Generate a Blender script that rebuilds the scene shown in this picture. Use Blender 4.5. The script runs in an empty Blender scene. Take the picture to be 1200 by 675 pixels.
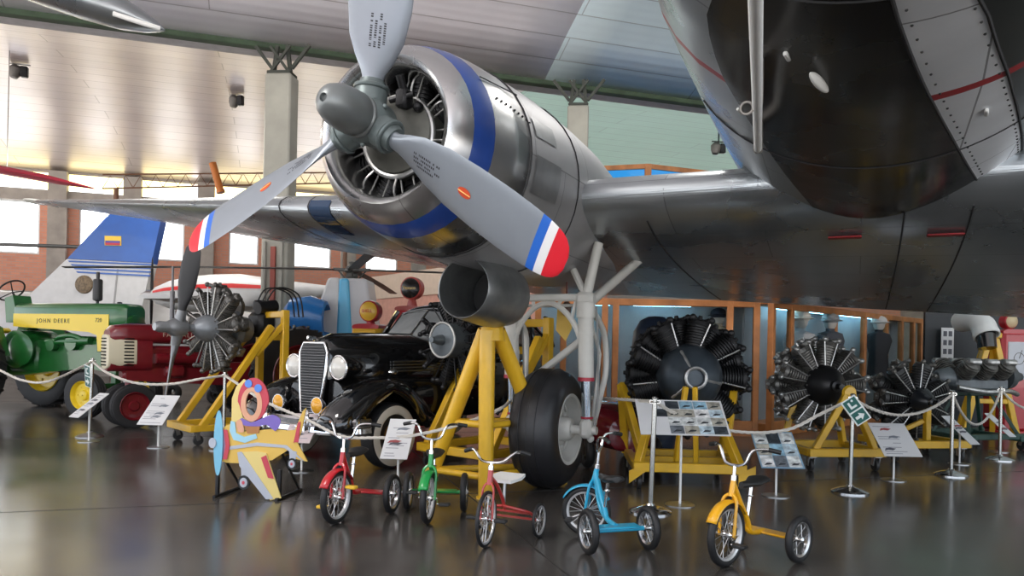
import bpy, bmesh, math, random
from mathutils import Vector, Matrix
random.seed(7)
PI = math.pi
SC = bpy.context.scene
COL = SC.collection
# ------------------------------------------------------------------ camera frame (pixel -> place on the floor)
FPX, ROLL, CH, HY = 880.0, 0.021, 1.36, 405.6
CR = Vector((math.cos(ROLL), 0, math.sin(ROLL))); CU = Vector((-math.sin(ROLL), 0, math.cos(ROLL)))
def at(px, py, d):
    return (CR*(px-600) + CU*(HY-py))*(d/FPX) + Vector((0, d, CH))
def floor_at(px, py):
    v = CR*(px-600) + CU*(HY-py)
    return at(px, py, -CH/(v.z/FPX))
def at_z(px, py, z):
    v = CR*(px-600) + CU*(HY-py)
    return at(px, py, (z-CH)/(v.z/FPX))
# ------------------------------------------------------------------ materials
MATS = {}
def mat(name, col, rough=0.5, metal=0.0, var=0.0, vscale=6.0, bump=0.0, bscale=40.0, spec=0.5, emit=None, coat=0.0, rvar=0.0):
    if name in MATS: return MATS[name]
    m = bpy.data.materials.new(name); m.use_nodes = True
    nt = m.node_tree; b = nt.nodes['Principled BSDF']
    b.inputs['Base Color'].default_value = (*col, 1); b.inputs['Roughness'].default_value = rough
    b.inputs['Metallic'].default_value = metal; b.inputs['Specular IOR Level'].default_value = spec
    b.inputs['Coat Weight'].default_value = coat
    tc = nt.nodes.new('ShaderNodeTexCoord')
    if var or rvar:
        n = nt.nodes.new('ShaderNodeTexNoise'); n.inputs['Scale'].default_value = vscale; n.inputs['Detail'].default_value = 6
        nt.links.new(tc.outputs['Object'], n.inputs['Vector'])
        if var:
            r = nt.nodes.new('ShaderNodeMapRange'); r.inputs[1].default_value = .3; r.inputs[2].default_value = .7
            r.inputs[3].default_value = 1-var; r.inputs[4].default_value = 1+var
            nt.links.new(n.outputs['Fac'], r.inputs[0])
            h = nt.nodes.new('ShaderNodeVectorMath'); h.operation = 'SCALE'; h.inputs[0].default_value = col
            nt.links.new(r.outputs[0], h.inputs['Scale']); nt.links.new(h.outputs[0], b.inputs['Base Color'])
        if rvar:
            r2 = nt.nodes.new('ShaderNodeMapRange'); r2.inputs[1].default_value = .3; r2.inputs[2].default_value = .7
            r2.inputs[3].default_value = max(0.02, rough-rvar); r2.inputs[4].default_value = rough+rvar
            nt.links.new(n.outputs['Fac'], r2.inputs[0]); nt.links.new(r2.outputs[0], b.inputs['Roughness'])
    if bump:
        n2 = nt.nodes.new('ShaderNodeTexNoise'); n2.inputs['Scale'].default_value = bscale; n2.inputs['Detail'].default_value = 4
        bp = nt.nodes.new('ShaderNodeBump'); bp.inputs['Strength'].default_value = bump; bp.inputs['Distance'].default_value = .02
        nt.links.new(tc.outputs['Object'], n2.inputs['Vector']); nt.links.new(n2.outputs['Fac'], bp.inputs['Height'])
        nt.links.new(bp.outputs[0], b.inputs['Normal'])
    if emit:
        b.inputs['Emission Color'].default_value = (*emit[0], 1); b.inputs['Emission Strength'].default_value = emit[1]
    MATS[name] = m
    return m
def panel_metal(name, col, rough, pw, ph, line=.55, var=.12, metal=1.0):
    """sheet metal with riveted panel joints laid out in its UVs (metres)"""
    m = mat(name, col, rough, metal, var=var, vscale=1.3, rvar=.1)
    nt = m.node_tree; b = nt.nodes['Principled BSDF']
    uv = nt.nodes.new('ShaderNodeUVMap'); uv.uv_map = 'UVMap'
    br = nt.nodes.new('ShaderNodeTexBrick'); br.inputs['Scale'].default_value = 1
    br.inputs['Mortar Size'].default_value = .005; br.inputs['Brick Width'].default_value = pw; br.inputs['Row Height'].default_value = ph
    br.inputs['Color1'].default_value = (1, 1, 1, 1); br.inputs['Color2'].default_value = (.86, .86, .86, 1); br.inputs['Mortar'].default_value = (line, line, line, 1)
    nt.links.new(uv.outputs[0], br.inputs['Vector'])
    mx = nt.nodes.new('ShaderNodeMix'); mx.data_type = 'RGBA'; mx.blend_type = 'MULTIPLY'; mx.inputs[0].default_value = 1
    src = b.inputs['Base Color'].links[0].from_socket
    nt.links.new(src, mx.inputs[6]); nt.links.new(br.outputs['Color'], mx.inputs[7]); nt.links.new(mx.outputs[2], b.inputs['Base Color'])
    wv = nt.nodes.new('ShaderNodeTexNoise'); wv.inputs['Scale'].default_value = 2.2; wv.inputs['Detail'].default_value = 1
    nt.links.new(uv.outputs[0], wv.inputs['Vector'])
    bp = nt.nodes.new('ShaderNodeBump'); bp.inputs['Strength'].default_value = .2; bp.inputs['Distance'].default_value = .03
    nt.links.new(wv.outputs['Fac'], bp.inputs['Height']); nt.links.new(bp.outputs[0], b.inputs['Normal'])
    return m
# ------------------------------------------------------------------ mesh builder
def frame(axis):
    a = Vector(axis).normalized()
    u = a.cross(Vector((0, 0, 1)))
    if u.length < 1e-3: u = Vector((1, 0, 0))
    u.normalize(); return u, a.cross(u).normalized(), a
def smooth_path(pts, k=6, closed=False):
    P = [Vector(p) for p in pts]; n = len(P); out = []
    rng = range(n if closed else n-1)
    for i in rng:
        g = lambda j: P[j % n] if closed else P[max(0, min(n-1, j))]
        p0, p1, p2, p3 = g(i-1), g(i), g(i+1), g(i+2)
        for s in range(k):
            t = s/k
            out.append(.5*((2*p1)+(p2-p0)*t+(2*p0-5*p1+4*p2-p3)*t*t+(3*p1-p0-3*p2+p3)*t**3))
    if not closed: out.append(P[-1].copy())
    return out
class MB:
    def __init__(s): s.v = []; s.f = []; s.mi = []; s.uv = {}
    def add(s, vs, fs, mi=0, uvs=None):
        o = len(s.v); s.v += [Vector(v) for v in vs]
        for k, f in enumerate(fs):
            if uvs: s.uv[len(s.f)] = uvs[k]
            s.f.append([i+o for i in f]); s.mi.append(mi[k] if isinstance(mi, list) else mi)
        return s
    def box(s, c, size, bev=0.0, rot=None, mi=0):
        c = Vector(c); h = [x/2 for x in size]; R = rot or Matrix.Identity(3); b = min(bev, min(h)*.95)
        if b <= 0:
            vs = [c+R@Vector((sx*h[0], sy*h[1], sz*h[2])) for sx in (-1, 1) for sy in (-1, 1) for sz in (-1, 1)]
            return s.add(vs, [(0, 1, 3, 2), (4, 6, 7, 5), (0, 4, 5, 1), (2, 3, 7, 6), (0, 2, 6, 4), (1, 5, 7, 3)], mi)
        idx = {}; vs = []
        for sx in (-1, 1):
            for sy in (-1, 1):
                for sz in (-1, 1):
                    sg = (sx, sy, sz)
                    for k in range(3):
                        p = [sg[j]*(h[j] if j == k else h[j]-b) for j in range(3)]
                        idx[(sg, k)] = len(vs); vs.append(c+R@Vector(p))
        fs = []
        for k in range(3):
            a, d = [j for j in range(3) if j != k]
            for sk in (-1, 1):
                q = []
                for sa, sd in ((-1, -1), (1, -1), (1, 1), (-1, 1)):
                    g = [0, 0, 0]; g[k] = sk; g[a] = sa; g[d] = sd; q.append(idx[(tuple(g), k)])
                fs.append(q)
        for k in range(3):
            a, d = [j for j in range(3) if j != k]
            for sa in (-1, 1):
                for sd in (-1, 1):
                    g0 = [0, 0, 0]; g0[a] = sa; g0[d] = sd; g1 = list(g0); g0[k] = -1; g1[k] = 1
                    fs.append([idx[(tuple(g0), a)], idx[(tuple(g1), a)], idx[(tuple(g1), d)], idx[(tuple(g0), d)]])
        for sx in (-1, 1):
            for sy in (-1, 1):
                for sz in (-1, 1): fs.append([idx[((sx, sy, sz), k)] for k in range(3)])
        return s.add(vs, fs, mi)
    def bar(s, p0, p1, w, h=None, bev=0.0, up=(0, 0, 1), mi=0):
        """square section beam from p0 to p1"""
        p0, p1 = Vector(p0), Vector(p1); d = p1-p0; L = d.length; y = d.normalized()
        x = y.cross(Vector(up))
        if x.length < 1e-3: x = y.cross(Vector((1, 0, 0)))
        x.normalize(); z = x.cross(y)
        R = Matrix((x, y, z)).transposed()
        return s.box((p0+p1)/2, (w, L, h or w), bev, R, mi)
    def cyl(s, p0, p1, r0, r1=None, n=14, caps=True, mi=0):
        return s.tube([p0, p1], [r0, r0 if r1 is None else r1], n, caps=caps, mi=mi)
    def tube(s, pts, r, n=8, closed=False, caps=True, mi=0, flat=None):
        P = [Vector(p) for p in pts]; m = len(P); rr = r if isinstance(r, (list, tuple)) else [r]*m
        T = []
        for i in range(m):
            a = P[(i+1) % m] if (closed or i < m-1) else P[i]; b = P[i-1] if (closed or i > 0) else P[i]
            t = a-b; T.append(t.normalized() if t.length > 1e-9 else Vector((0, 0, 1)))
        u, w, _ = frame(T[0]); vs = []
        for i in range(m):
            u = (u-T[i]*u.dot(T[i]))
            if u.length < 1e-6: u = frame(T[i])[0]
            u.normalize(); w = T[i].cross(u)
            for k in range(n):
                a = 2*PI*k/n; ff = flat or 1
                vs.append(P[i]+u*(rr[i]*math.cos(a))+w*(rr[i]*ff*math.sin(a)))
        fs = []
        for i in range(m if closed else m-1):
            j = (i+1) % m
            for k in range(n): fs.append([i*n+k, i*n+(k+1) % n, j*n+(k+1) % n, j*n+k])
        if caps and not closed: fs += [list(range(n))[::-1], list(range((m-1)*n, m*n))]
        return s.add(vs, fs, mi)
    def lathe(s, prof, o=(0, 0, 0), axis=(0, 0, 1), n=24, mi=0, caps=True, arc=None):
        """prof: list of (radius, height[, mat])"""
        o = Vector(o); u, w, a = frame(axis); vs = []; m = len(prof); fs = []; ms = []
        for p in prof:
            for k in range(n):
                t = 2*PI*k/n; vs.append(o+a*p[1]+(u*math.cos(t)+w*math.sin(t))*max(p[0], 1e-5))
        for i in range(m-1):
            mm = prof[i][2] if len(prof[i]) > 2 else mi
            for k in range(n): fs.append([i*n+k, i*n+(k+1) % n, (i+1)*n+(k+1) % n, (i+1)*n+k]); ms.append(mm)
        if caps:
            if prof[0][0] > 1e-4: fs.append(list(range(n))[::-1]); ms.append(mi)
            if prof[-1][0] > 1e-4: fs.append(list(range((m-1)*n, m*n))); ms.append(mi)
        return s.add(vs, fs, ms)
    def torus(s, c, axis, R, r, n=32, m=10, mi=0, fr=1.0):
        c = Vector(c); u, w, a = frame(axis); vs = []
        for i in range(n):
            t = 2*PI*i/n; d = u*math.cos(t)+w*math.sin(t)
            for k in range(m):
                q = 2*PI*k/m; vs.append(c+d*(R+r*math.cos(q))+a*(r*fr*math.sin(q)))
        fs = [[i*m+k, ((i+1) % n)*m+k, ((i+1) % n)*m+(k+1) % m, i*m+(k+1) % m] for i in range(n) for k in range(m)]
        return s.add(vs, fs, mi)
    def ball(s, c, r, n=16, mi=0, rot=None):
        c = Vector(c); r = (r, r, r) if isinstance(r, (int, float)) else r; R = rot or Matrix.Identity(3)
        m = max(6, n//2); vs = []; fs = []
        for i in range(m+1):
            p = PI*i/m
            for k in range(n):
                t = 2*PI*k/n; q = max(math.sin(p), 1e-4)
                vs.append(c+R@Vector((r[0]*q*math.cos(t), r[1]*q*math.sin(t), r[2]*math.cos(p))))
        for i in range(m):
            for k in range(n): fs.append([i*n+k, (i+1)*n+k, (i+1)*n+(k+1) % n, i*n+(k+1) % n])
        return s.add(vs, fs, mi)
    def prism(s, poly, o, ux, uy, th, mi=0, side=None):
        """2-D outline given thickness th, centred on the plane o + x*ux + y*uy"""
        o, ux, uy = Vector(o), Vector(ux), Vector(uy); nz = ux.cross(uy).normalized()*(th/2); n = len(poly)
        P = [o+ux*x+uy*y for x, y in poly]
        vs = [p+nz for p in P]+[p-nz for p in P]
        fs = [list(range(n)), list(range(n, 2*n))[::-1]]+[[i, i+n, (i+1) % n+n, (i+1) % n] for i in range(n)]
        sd = mi if side is None else side
        return s.add(vs, fs, [mi, mi]+[sd]*n)
    def loft(s, secs, closed=True, caps=True, mi=0, mf=None, uv=None):
        n = len(secs[0]); m = len(secs); vs = [p for q in secs for p in q]; fs = []; ms = []; us = []
        for i in range(m-1):
            for k in range(n if closed else n-1):
                k2 = (k+1) % n; fs.append([i*n+k, i*n+k2, (i+1)*n+k2, (i+1)*n+k]); ms.append(mf(i, k) if mf else mi)
                if uv: us.append([uv(i, k), uv(i, k+1), uv(i+1, k+1), uv(i+1, k)])
        if caps and closed:
            for cap in (list(range(n))[::-1], list(range((m-1)*n, m*n))):
                fs.append(cap); ms.append(mi)
                if uv: us.append([(0.1, 0.1)]*n)
        return s.add(vs, fs, ms, us if uv else None)
    def build(s, name, mats, parent=None, sharp=38, solid=True):
        me = bpy.data.meshes.new(name)
        me.from_pydata([tuple(v) for v in s.v], [], s.f)
        for m in (mats if isinstance(mats, (list, tuple)) else [mats]): me.materials.append(m)
        me.polygons.foreach_set('material_index', s.mi)
        if s.uv:
            lay = me.uv_layers.new(name='UVMap')
            for p in me.polygons:
                if p.index in s.uv:
                    for li, c in zip(p.loop_indices, s.uv[p.index]): lay.data[li].uv = c
        bm = bmesh.new(); bm.from_mesh(me); bmesh.ops.recalc_face_normals(bm, faces=bm.faces); bm.to_mesh(me); bm.free()
        me.polygons.foreach_set('use_smooth', [True]*len(me.polygons)); me.set_sharp_from_angle(angle=math.radians(sharp))
        ob = bpy.data.objects.new(name, me); COL.objects.link(ob)
        if parent: ob.parent = parent
        return ob
def tag(o, label, cat, group=None, kind=None):
    o['label'] = label; o['category'] = cat
    if group: o['group'] = group
    if kind: o['kind'] = kind
    return o
def thing(name, label, cat, loc=(0, 0, 0), rz=0.0, group=None):
    o = bpy.data.objects.new(name, None); COL.objects.link(o); o.empty_display_size = .1
    o.location = loc; o.rotation_euler = (0, 0, rz)
    return tag(o, label, cat, group)
def struct(ob): ob['kind'] = 'structure'; return ob
def link_copy(o, parent):
    c = o.copy(); COL.objects.link(c); c.parent = parent
    for ch in list(o.children): link_copy(ch, c)
    return c
def copy_thing(o, loc, rz, label, group=None):
    c = link_copy(o, None); c.location = loc; c.rotation_euler = (0, 0, rz); c['label'] = label
    if group: c['group'] = group
    return c
def dup_part(o, parent, mtx):
    c = o.copy(); COL.objects.link(c); c.parent = parent; c.matrix_local = mtx
    for ch in list(o.children): link_copy(ch, c)
    return c
def many(name, m, parent, mb, mats_):
    """one part built once, further pieces as linked copies"""
    o = mb.build(name, m, parent); o.matrix_local = mats_[0]
    for M in mats_[1:]: dup_part(o, parent, M)
    return o
def text_part(body, size, mtx, m, name, parent, depth=.002, spacing=1.0):
    """raised lettering as a mesh"""
    cu = bpy.data.curves.new(name, 'FONT'); cu.body = body; cu.size = size; cu.extrude = depth; cu.align_x = 'CENTER'; cu.align_y = 'CENTER'
    cu.space_character = spacing; cu.resolution_u = 2
    tmp = bpy.data.objects.new(name, cu); COL.objects.link(tmp)
    dg = bpy.context.evaluated_depsgraph_get(); me = bpy.data.meshes.new_from_object(tmp.evaluated_get(dg))
    bpy.data.objects.remove(tmp); bpy.data.curves.remove(cu)
    me.materials.clear(); me.materials.append(m); me.name = name
    ob = bpy.data.objects.new(name, me); COL.objects.link(ob)
    if parent: ob.parent = parent
    ob.matrix_local = mtx
    return ob
def basis(o, x, y):
    x = Vector(x).normalized(); y = Vector(y); y = (y-x*y.dot(x)).normalized(); z = x.cross(y)
    return Matrix(((x.x, y.x, z.x, o[0]), (x.y, y.y, z.y, o[1]), (x.z, y.z, z.z, o[2]), (0, 0, 0, 1)))
# ------------------------------------------------------------------ shared materials
YEL = mat('yellow_paint', (.72, .42, .02), .38, var=.08, coat=.2)
BLK = mat('black_rubber', (.013, .013, .014), .55, bump=.1, bscale=60)
DRK = mat('dark_metal', (.03, .03, .032), .42, .6, var=.4, vscale=9)
CHR = mat('chrome', (.8, .8, .8), .12, 1.0)
STL = mat('steel', (.5, .5, .5), .3, 1.0, var=.1)
GRYC = mat('engine_grey', (.10, .115, .125), .4, .35, var=.25, vscale=8)
ALU = mat('cast_aluminium', (.42, .42, .41), .38, .8, var=.3, vscale=14)
CREAM = mat('cream_enamel', (.62, .58, .5), .4, var=.06)
WHT = mat('white_paint', (.78, .78, .76), .45, var=.04)
BLKP = mat('black_paint', (.008, .008, .009), .12, coat=.5)
WOOD = mat('orange_wood', (.47, .18, .055), .45, var=.3, vscale=3)
# ================================================================== THE HALL
G = Vector((.954, .30, 0)); N = Vector((-.30, .954, 0)); G0 = Vector((-9.35, 13.7, 0))   # valley gutter line of the roof and its normal
def hall(g, n, z): return G0 + G*g + N*n + Vector((0, 0, z))
flm = mat('polished_concrete', (.062, .057, .052), .2, var=.3, vscale=.8, rvar=.05, spec=.5)
mb = MB(); mb.add([hall(-16, -26, 0), hall(34, -26, 0), hall(34, 14, 0), hall(-16, 14, 0)], [(0, 1, 2, 3)])
struct(mb.build('floor', flm))
# saw-cut joints in the floor
jm = mat('floor_joint', (.03, .028, .026), .6)
mb = MB()
for g in (-2, 6.5, 15): mb.bar(hall(g, -20, .0005), hall(g, 12, .0005), .012, .002)
for n in (-9.2, -4.5, 2): mb.bar(hall(-15, n, .0005), hall(30, n, .0005), .012, .002)
struct(mb.build('trim_1', jm))
def roof_mat(name, col, metal=.45, rough=.36):
    m = mat(name, col, rough, metal, var=.08, vscale=.35)
    nt = m.node_tree; b = nt.nodes['Principled BSDF']
    uv = nt.nodes.new('ShaderNodeUVMap'); uv.uv_map = 'UVMap'
    br = nt.nodes.new('ShaderNodeTexBrick'); br.inputs['Scale'].default_value = 1
    br.inputs['Mortar Size'].default_value = .012; br.inputs['Brick Width'].default_value = 7; br.inputs['Row Height'].default_value = .62
    br.inputs['Color1'].default_value = (1, 1, 1, 1); br.inputs['Color2'].default_value = (.93, .92, .93, 1); br.inputs['Mortar'].default_value = (.6, .58, .58, 1)
    nt.links.new(uv.outputs[0], br.inputs['Vector'])
    mx = nt.nodes.new('ShaderNodeMix'); mx.data_type = 'RGBA'; mx.blend_type = 'MULTIPLY'; mx.inputs[0].default_value = 1
    nt.links.new(b.inputs['Base Color'].links[0].from_socket, mx.inputs[6]); nt.links.new(br.outputs['Color'], mx.inputs[7]); nt.links.new(mx.outputs[2], b.inputs['Base Color'])
    # slow waviness of the foil and fine ribs across it
    n1 = nt.nodes.new('ShaderNodeTexNoise'); n1.inputs['Scale'].default_value = .5; n1.inputs['Detail'].default_value = 2
    mp = nt.nodes.new('ShaderNodeMapping'); mp.inputs['Scale'].default_value = (1, .25, 1)
    nt.links.new(uv.outputs[0], mp.inputs[0]); nt.links.new(mp.outputs[0], n1.inputs['Vector'])
    wv = nt.nodes.new('ShaderNodeTexWave'); wv.wave_type = 'BANDS'; wv.bands_direction = 'Y'; wv.inputs['Scale'].default_value = 1.6
    nt.links.new(uv.outputs[0], wv.inputs['Vector'])
    ad = nt.nodes.new('ShaderNodeMath'); ad.operation = 'MULTIPLY_ADD'; ad.inputs[1].default_value = .05
    nt.links.new(wv.outputs['Fac'], ad.inputs[0]); nt.links.new(n1.outputs['Fac'], ad.inputs[2])
    bp = nt.nodes.new('ShaderNodeBump'); bp.inputs['Strength'].default_value = .5; bp.inputs['Distance'].default_value = .12
    nt.links.new(ad.outputs[0], bp.inputs['Height']); nt.links.new(bp.outputs[0], b.inputs['Normal'])
    return m
RM = roof_mat('foil_roof', (.70, .63, .63)); RG = roof_mat('foil_roof_green', (.50, .74, .60), .2, .4); RN = roof_mat('foil_roof_near', (.88, .86, .91), .2, .5)
def roof_bay(name, n0, n1, z0, z1, rise, g0, g1, m, seg=20, gs=24):
    mb = MB(); secs = []
    for i in range(gs+1):
        g = g0+(g1-g0)*i/gs; secs.append([])
        for k in range(seg+1):
            t = k/seg; secs[-1].append(hall(g, n0+(n1-n0)*t, z0+(z1-z0)*t+rise*4*t*(1-t)))
    mb.loft(secs, closed=False, caps=False, uv=lambda i, k: (g0+(g1-g0)*i/gs, (n1-n0)*k/seg))
    ob = mb.build(name, m); ob['kind'] = 'structure'
    so = ob.modifiers.new('thick', 'SOLIDIFY'); so.thickness = .06; so.offset = 1
    return ob
roof_bay('ceiling', .1, 13.6, 7.3, 7.0, .75, -16, 10.4, RM)
roof_bay('ceiling_green', .1, 13.6, 7.3, 7.0, .75, 10.4, 34, RG)
roof_bay('ceiling_near', -.1, -26, 7.3, 7.4, 2.6, -16, 10.4, RN); roof_bay('ceiling_blue', -.1, -26, 7.3, 7.4, 2.6, 10.4, 34, roof_mat('foil_roof_blue', (.70, .84, .90), .25, .45))
# greenish ceiling cast put into the sheet colour, brightened by a translucent mix
nt = RG.node_tree; b = nt.nodes['Principled BSDF']; out = nt.nodes['Material Output']
tr = nt.nodes.new('ShaderNodeBsdfTranslucent'); tr.inputs['Color'].default_value = (.55, .75, .50, 1); mx = nt.nodes.new('ShaderNodeMixShader'); mx.inputs[0].default_value = .14
nt.links.new(b.outputs[0], mx.inputs[1]); nt.links.new(tr.outputs[0], mx.inputs[2]); nt.links.new(mx.outputs[0], out.inputs['Surface'])
bpy.data.objects['ceiling_green'].modifiers.clear()
# valley gutter with its green flashing
mb = MB(); mb.bar(hall(-16, 0, 7.27), hall(34, 0, 7.27), .22, .14, .02); struct(mb.build('trim_gutter', mat('gutter_green', (.035, .06, .032), .7, var=.3, vscale=3)))
mb = MB(); mb.bar(hall(-16, .42, 7.31), hall(34, .42, 7.31), .56, .05, .01); struct(mb.build('trim_fascia', mat('fascia_grey', (.42, .41, .42), .6, var=.1)))
# back wall: brick with concrete posts, bright windows
bw = bpy.data.materials.new('brick'); bw.use_nodes = True
nt = bw.node_tree; b = nt.nodes['Principled BSDF']; b.inputs['Roughness'].default_value = .85
uv = nt.nodes.new('ShaderNodeUVMap'); br = nt.nodes.new('ShaderNodeTexBrick'); br.inputs['Scale'].default_value = 1
br.inputs['Brick Width'].default_value = .26; br.inputs['Row Height'].default_value = .09; br.inputs['Mortar Size'].default_value = .008
br.inputs['Color1'].default_value = (.72, .32, .21, 1); br.inputs['Color2'].default_value = (.64, .27, .18, 1); br.inputs['Mortar'].default_value = (.5, .36, .3, 1)
nt.links.new(uv.outputs[0], br.inputs['Vector']); nt.links.new(br.outputs['Color'], b.inputs['Base Color'])
CONC = mat('concrete', (.40, .36, .32), .85, var=.14, vscale=2.5, bump=.2, bscale=12)
WN = 13.4
def wall_pt(px, py):
    """(g, z) where a pixel's ray meets the back wall"""
    v = CR*(px-600)+CU*(HY-py)+Vector((0, FPX, 0)); o = Vector((0, 0, CH))
    t = (WN-(o-G0).dot(N))/v.dot(N); p = o+v*t
    return (p-G0).dot(G), p.z
def wall_panel(mb, g0, g1, z0, z1, n0=WN, n1=WN+.3):
    c = [(g0, z0), (g1, z0), (g1, z1), (g0, z1)]
    A = [hall(g, n0, z) for g, z in c]; B_ = [hall(g, n1, z) for g, z in c]
    fs = [(0, 1, 2, 3), (4, 7, 6, 5), (0, 4, 5, 1), (1, 5, 6, 2), (2, 6, 7, 3), (3, 7, 4, 0)]
    uvs = [[(g, z) for g, z in c]]+[[(0, 0), (.3, 0), (.3, 1), (0, 1)]]*5
    mb.add(A+B_, fs, 0, uvs)
wins = []
for (a, b2) in ((-60, 46), (92, 128), (176, 216), (268, 303), (341, 388), (428, 466)):
    wins.append((wall_pt(a, 290)[0], wall_pt(b2, 290)[0]))
ZS, ZT = 4.15, 5.95
mb = MB(); mb2 = MB()
wall_panel(mb, -16, 34, 2.9, ZS); wall_panel(mb2, -16, 34, 0, 2.9)
wall_panel(mb2, -16, 34, ZT, 6.35, WN-.1)
g = -16
for a, b2 in wins: wall_panel(mb, g, a, ZS, ZT); g = b2
wall_panel(mb, g, 34, ZS, ZT)
struct(mb.build('wall_back', bw)); struct(mb2.build('wall_back_base', CONC))
mb = MB()
for px in (-70, 68, 155, 241, 325, 408, 490): 
    g = wall_pt(px, 290)[0]; wall_panel(mb, g-.28, g+.28, 0, 7.0, WN-.25, WN+.05)
struct(mb.build('trim_wall_posts', CONC))
SKY = mat('window_daylight', (.9, .95, 1), .5, emit=((.93, .97, 1.0), 4.5))
SKYY = mat('fibreglass_daylight', (.9, .85, .5), .5, emit=((1.0, .86, .42), 4.0))
for i, (a, b2) in enumerate(wins):
    w = MB(); wall_panel(w, a, b2, ZS, ZT, WN+.12, WN+.14); o = struct(w.build('window_%d' % (i+1), SKY))
    fr = MB()
    for z in (ZS+.03, ZT-.03): fr.bar(hall(a, WN+.06, z), hall(b2, WN+.06, z), .06, .06)
    for gq in (a+.03, b2-.03): fr.bar(hall(gq, WN+.06, ZS+.06), hall(gq, WN+.06, ZT-.06), .06, .06)
    fr.build('window_frame', mat('window_bar', (.7, .72, .72), .5), o)
# strip of translucent yellowish sheeting between wall head and roof
for i, (a, b2) in enumerate(((-16, -11.2), (-10.7, -8.4), (-8.1, 1.8), (2.1, 7.5))):
    w = MB(); wall_panel(w, a, b2, 6.4, 6.98, WN+.1, WN+.12); struct(w.build('window_%d' % (i+11), SKYY))
mb = MB(); wall_panel(mb, -16, 34, 6.96, 7.25, WN, WN+.3); struct(mb.build('wall_back_head', CONC))
# left and right end walls
def end_wall(name, g):
    m_ = MB(); a, b2 = hall(g, -26, 0), hall(g, 13.7, 0)
    m_.bar(a+Vector((0, 0, 4.9)), b2+Vector((0, 0, 4.9)), .3, 9.8); return struct(m_.build(name, CONC))
end_wall('wall_right', 34)
mb = MB(); a, b2 = hall(-16, -26, 0), hall(-16, 13.7, 0)
mb.bar(a+Vector((0, 0, 8.3)), b2+Vector((0, 0, 8.3)), .3, 3.0)      # head of the open side on the left
struct(mb.build('wall_left', CONC))
# columns
def column(name, px, d, ybot_w, red, lbl):
    p = at(px, 400, d); p.z = 0
    t = thing('concrete_column', lbl, 'column', p, -.1)
    m_ = MB(); w = ybot_w
    m_.box((0, 0, 3.3), (w, w*.8, 6.6), .03)
    m_.build('shaft', mat('column_concrete', (.37, .36, .31), .85, var=.12, vscale=2, bump=.2, bscale=10), t)
    if red:
        m_ = MB(); m_.box((.0, -w*.4-.03, 2.1), (.1, .06, 2.2), .01); m_.build('drain_pipe', mat('red_oxide', (.30, .07, .05), .6), t)
        m_ = MB()
        for s in (-1, 1): m_.box((s*.17, -w*.4-.04, 2.1), (.06, .08, 2.4), .01)
        m_.build('corner_rib', mat('rib_concrete', (.34, .33, .29), .85), t)
    m_ = MB()
    for s in (-1, 1):
        m_.bar((s*.18, 0, 6.6), (s*.1, 0, 7.2), .07, .07); m_.bar((s*.2, -.12, 6.62), (-s*.2, -.12, 7.15), .05, .05)
        m_.bar((s*.2, .0, 6.75), (s*.55, .0, 7.2), .06, .06)
    m_.box((0, 0, 6.63), (w*.9, w*.7, .06), .01)
    m_.build('steel_bracket', mat('bracket_steel', (.06, .065, .055), .6, .5), t)
    return t
column('c', 324, 14.85, .53, True, 'concrete roof column on the left with a red drain pipe on its face')
column('c', 672, 16.4, .46, False, 'concrete roof column half hidden behind the silver engine nacelle')
# beige banded mezzanine on the left of the glass cases
def wall_seg(name, p0, p1, z0, z1, th, m):
    m_ = MB(); d = (p1-p0); L = d.length; nn = Vector((-d.y, d.x, 0)).normalized()*th
    A = [p0+Vector((0, 0, z0)), p1+Vector((0, 0, z0)), p1+Vector((0, 0, z1)), p0+Vector((0, 0, z1))]
    m_.add(A+[p+nn for p in A], [(0, 1, 2, 3), (4, 7, 6, 5), (0, 4, 5, 1), (1, 5, 6, 2), (2, 6, 7, 3), (3, 7, 4, 0)], 0,
           [[(0, z0), (L, z0), (L, z1), (0, z1)]]+[[(0, 0), (.3, 0), (.3, 1), (0, 1)]]*5)
    return struct(m_.build(name, m))
def gnd(px, d): p = at(px, 400, d); p.z = 0; return p
wall_seg('wall_mezzanine', gnd(424, 24), gnd(700, 15.2), 0, 2.72, .25, mat('pink_wall', (.62, .33, .26), .85, var=.08))
wall_seg('trim_mezzanine', gnd(423, 23.95), gnd(700, 15.1), 2.72, 3.42, .35, mat('beige_plaster', (.62, .50, .40), .8, var=.05))
# upper room with blue glass behind the nacelle
t0, t1, t2 = gnd(690, 19.6), gnd(755, 19.2), gnd(845, 20)
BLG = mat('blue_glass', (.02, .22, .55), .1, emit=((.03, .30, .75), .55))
for i, (a, b2) in enumerate(((t0, t1), (t1, t2))):
    w = wall_seg('window_%d' % (i+21), a, b2, 4.2, 5.98, .05, BLG)
    fr = MB(); up = Vector((0, 0, 1))
    for z in (4.15, 6.02): fr.bar(a+up*z, b2+up*z, .14, .12)
    for p in ((a, b2) if i == 0 else (b2,)): fr.box(p+up*5.09, (.16, .16, 1.98), .01)
    fr.build('window_frame', WOOD, w)
wall_seg('wall_upper_room', t0, t2, 0, 4.1, .2, CONC)
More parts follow.
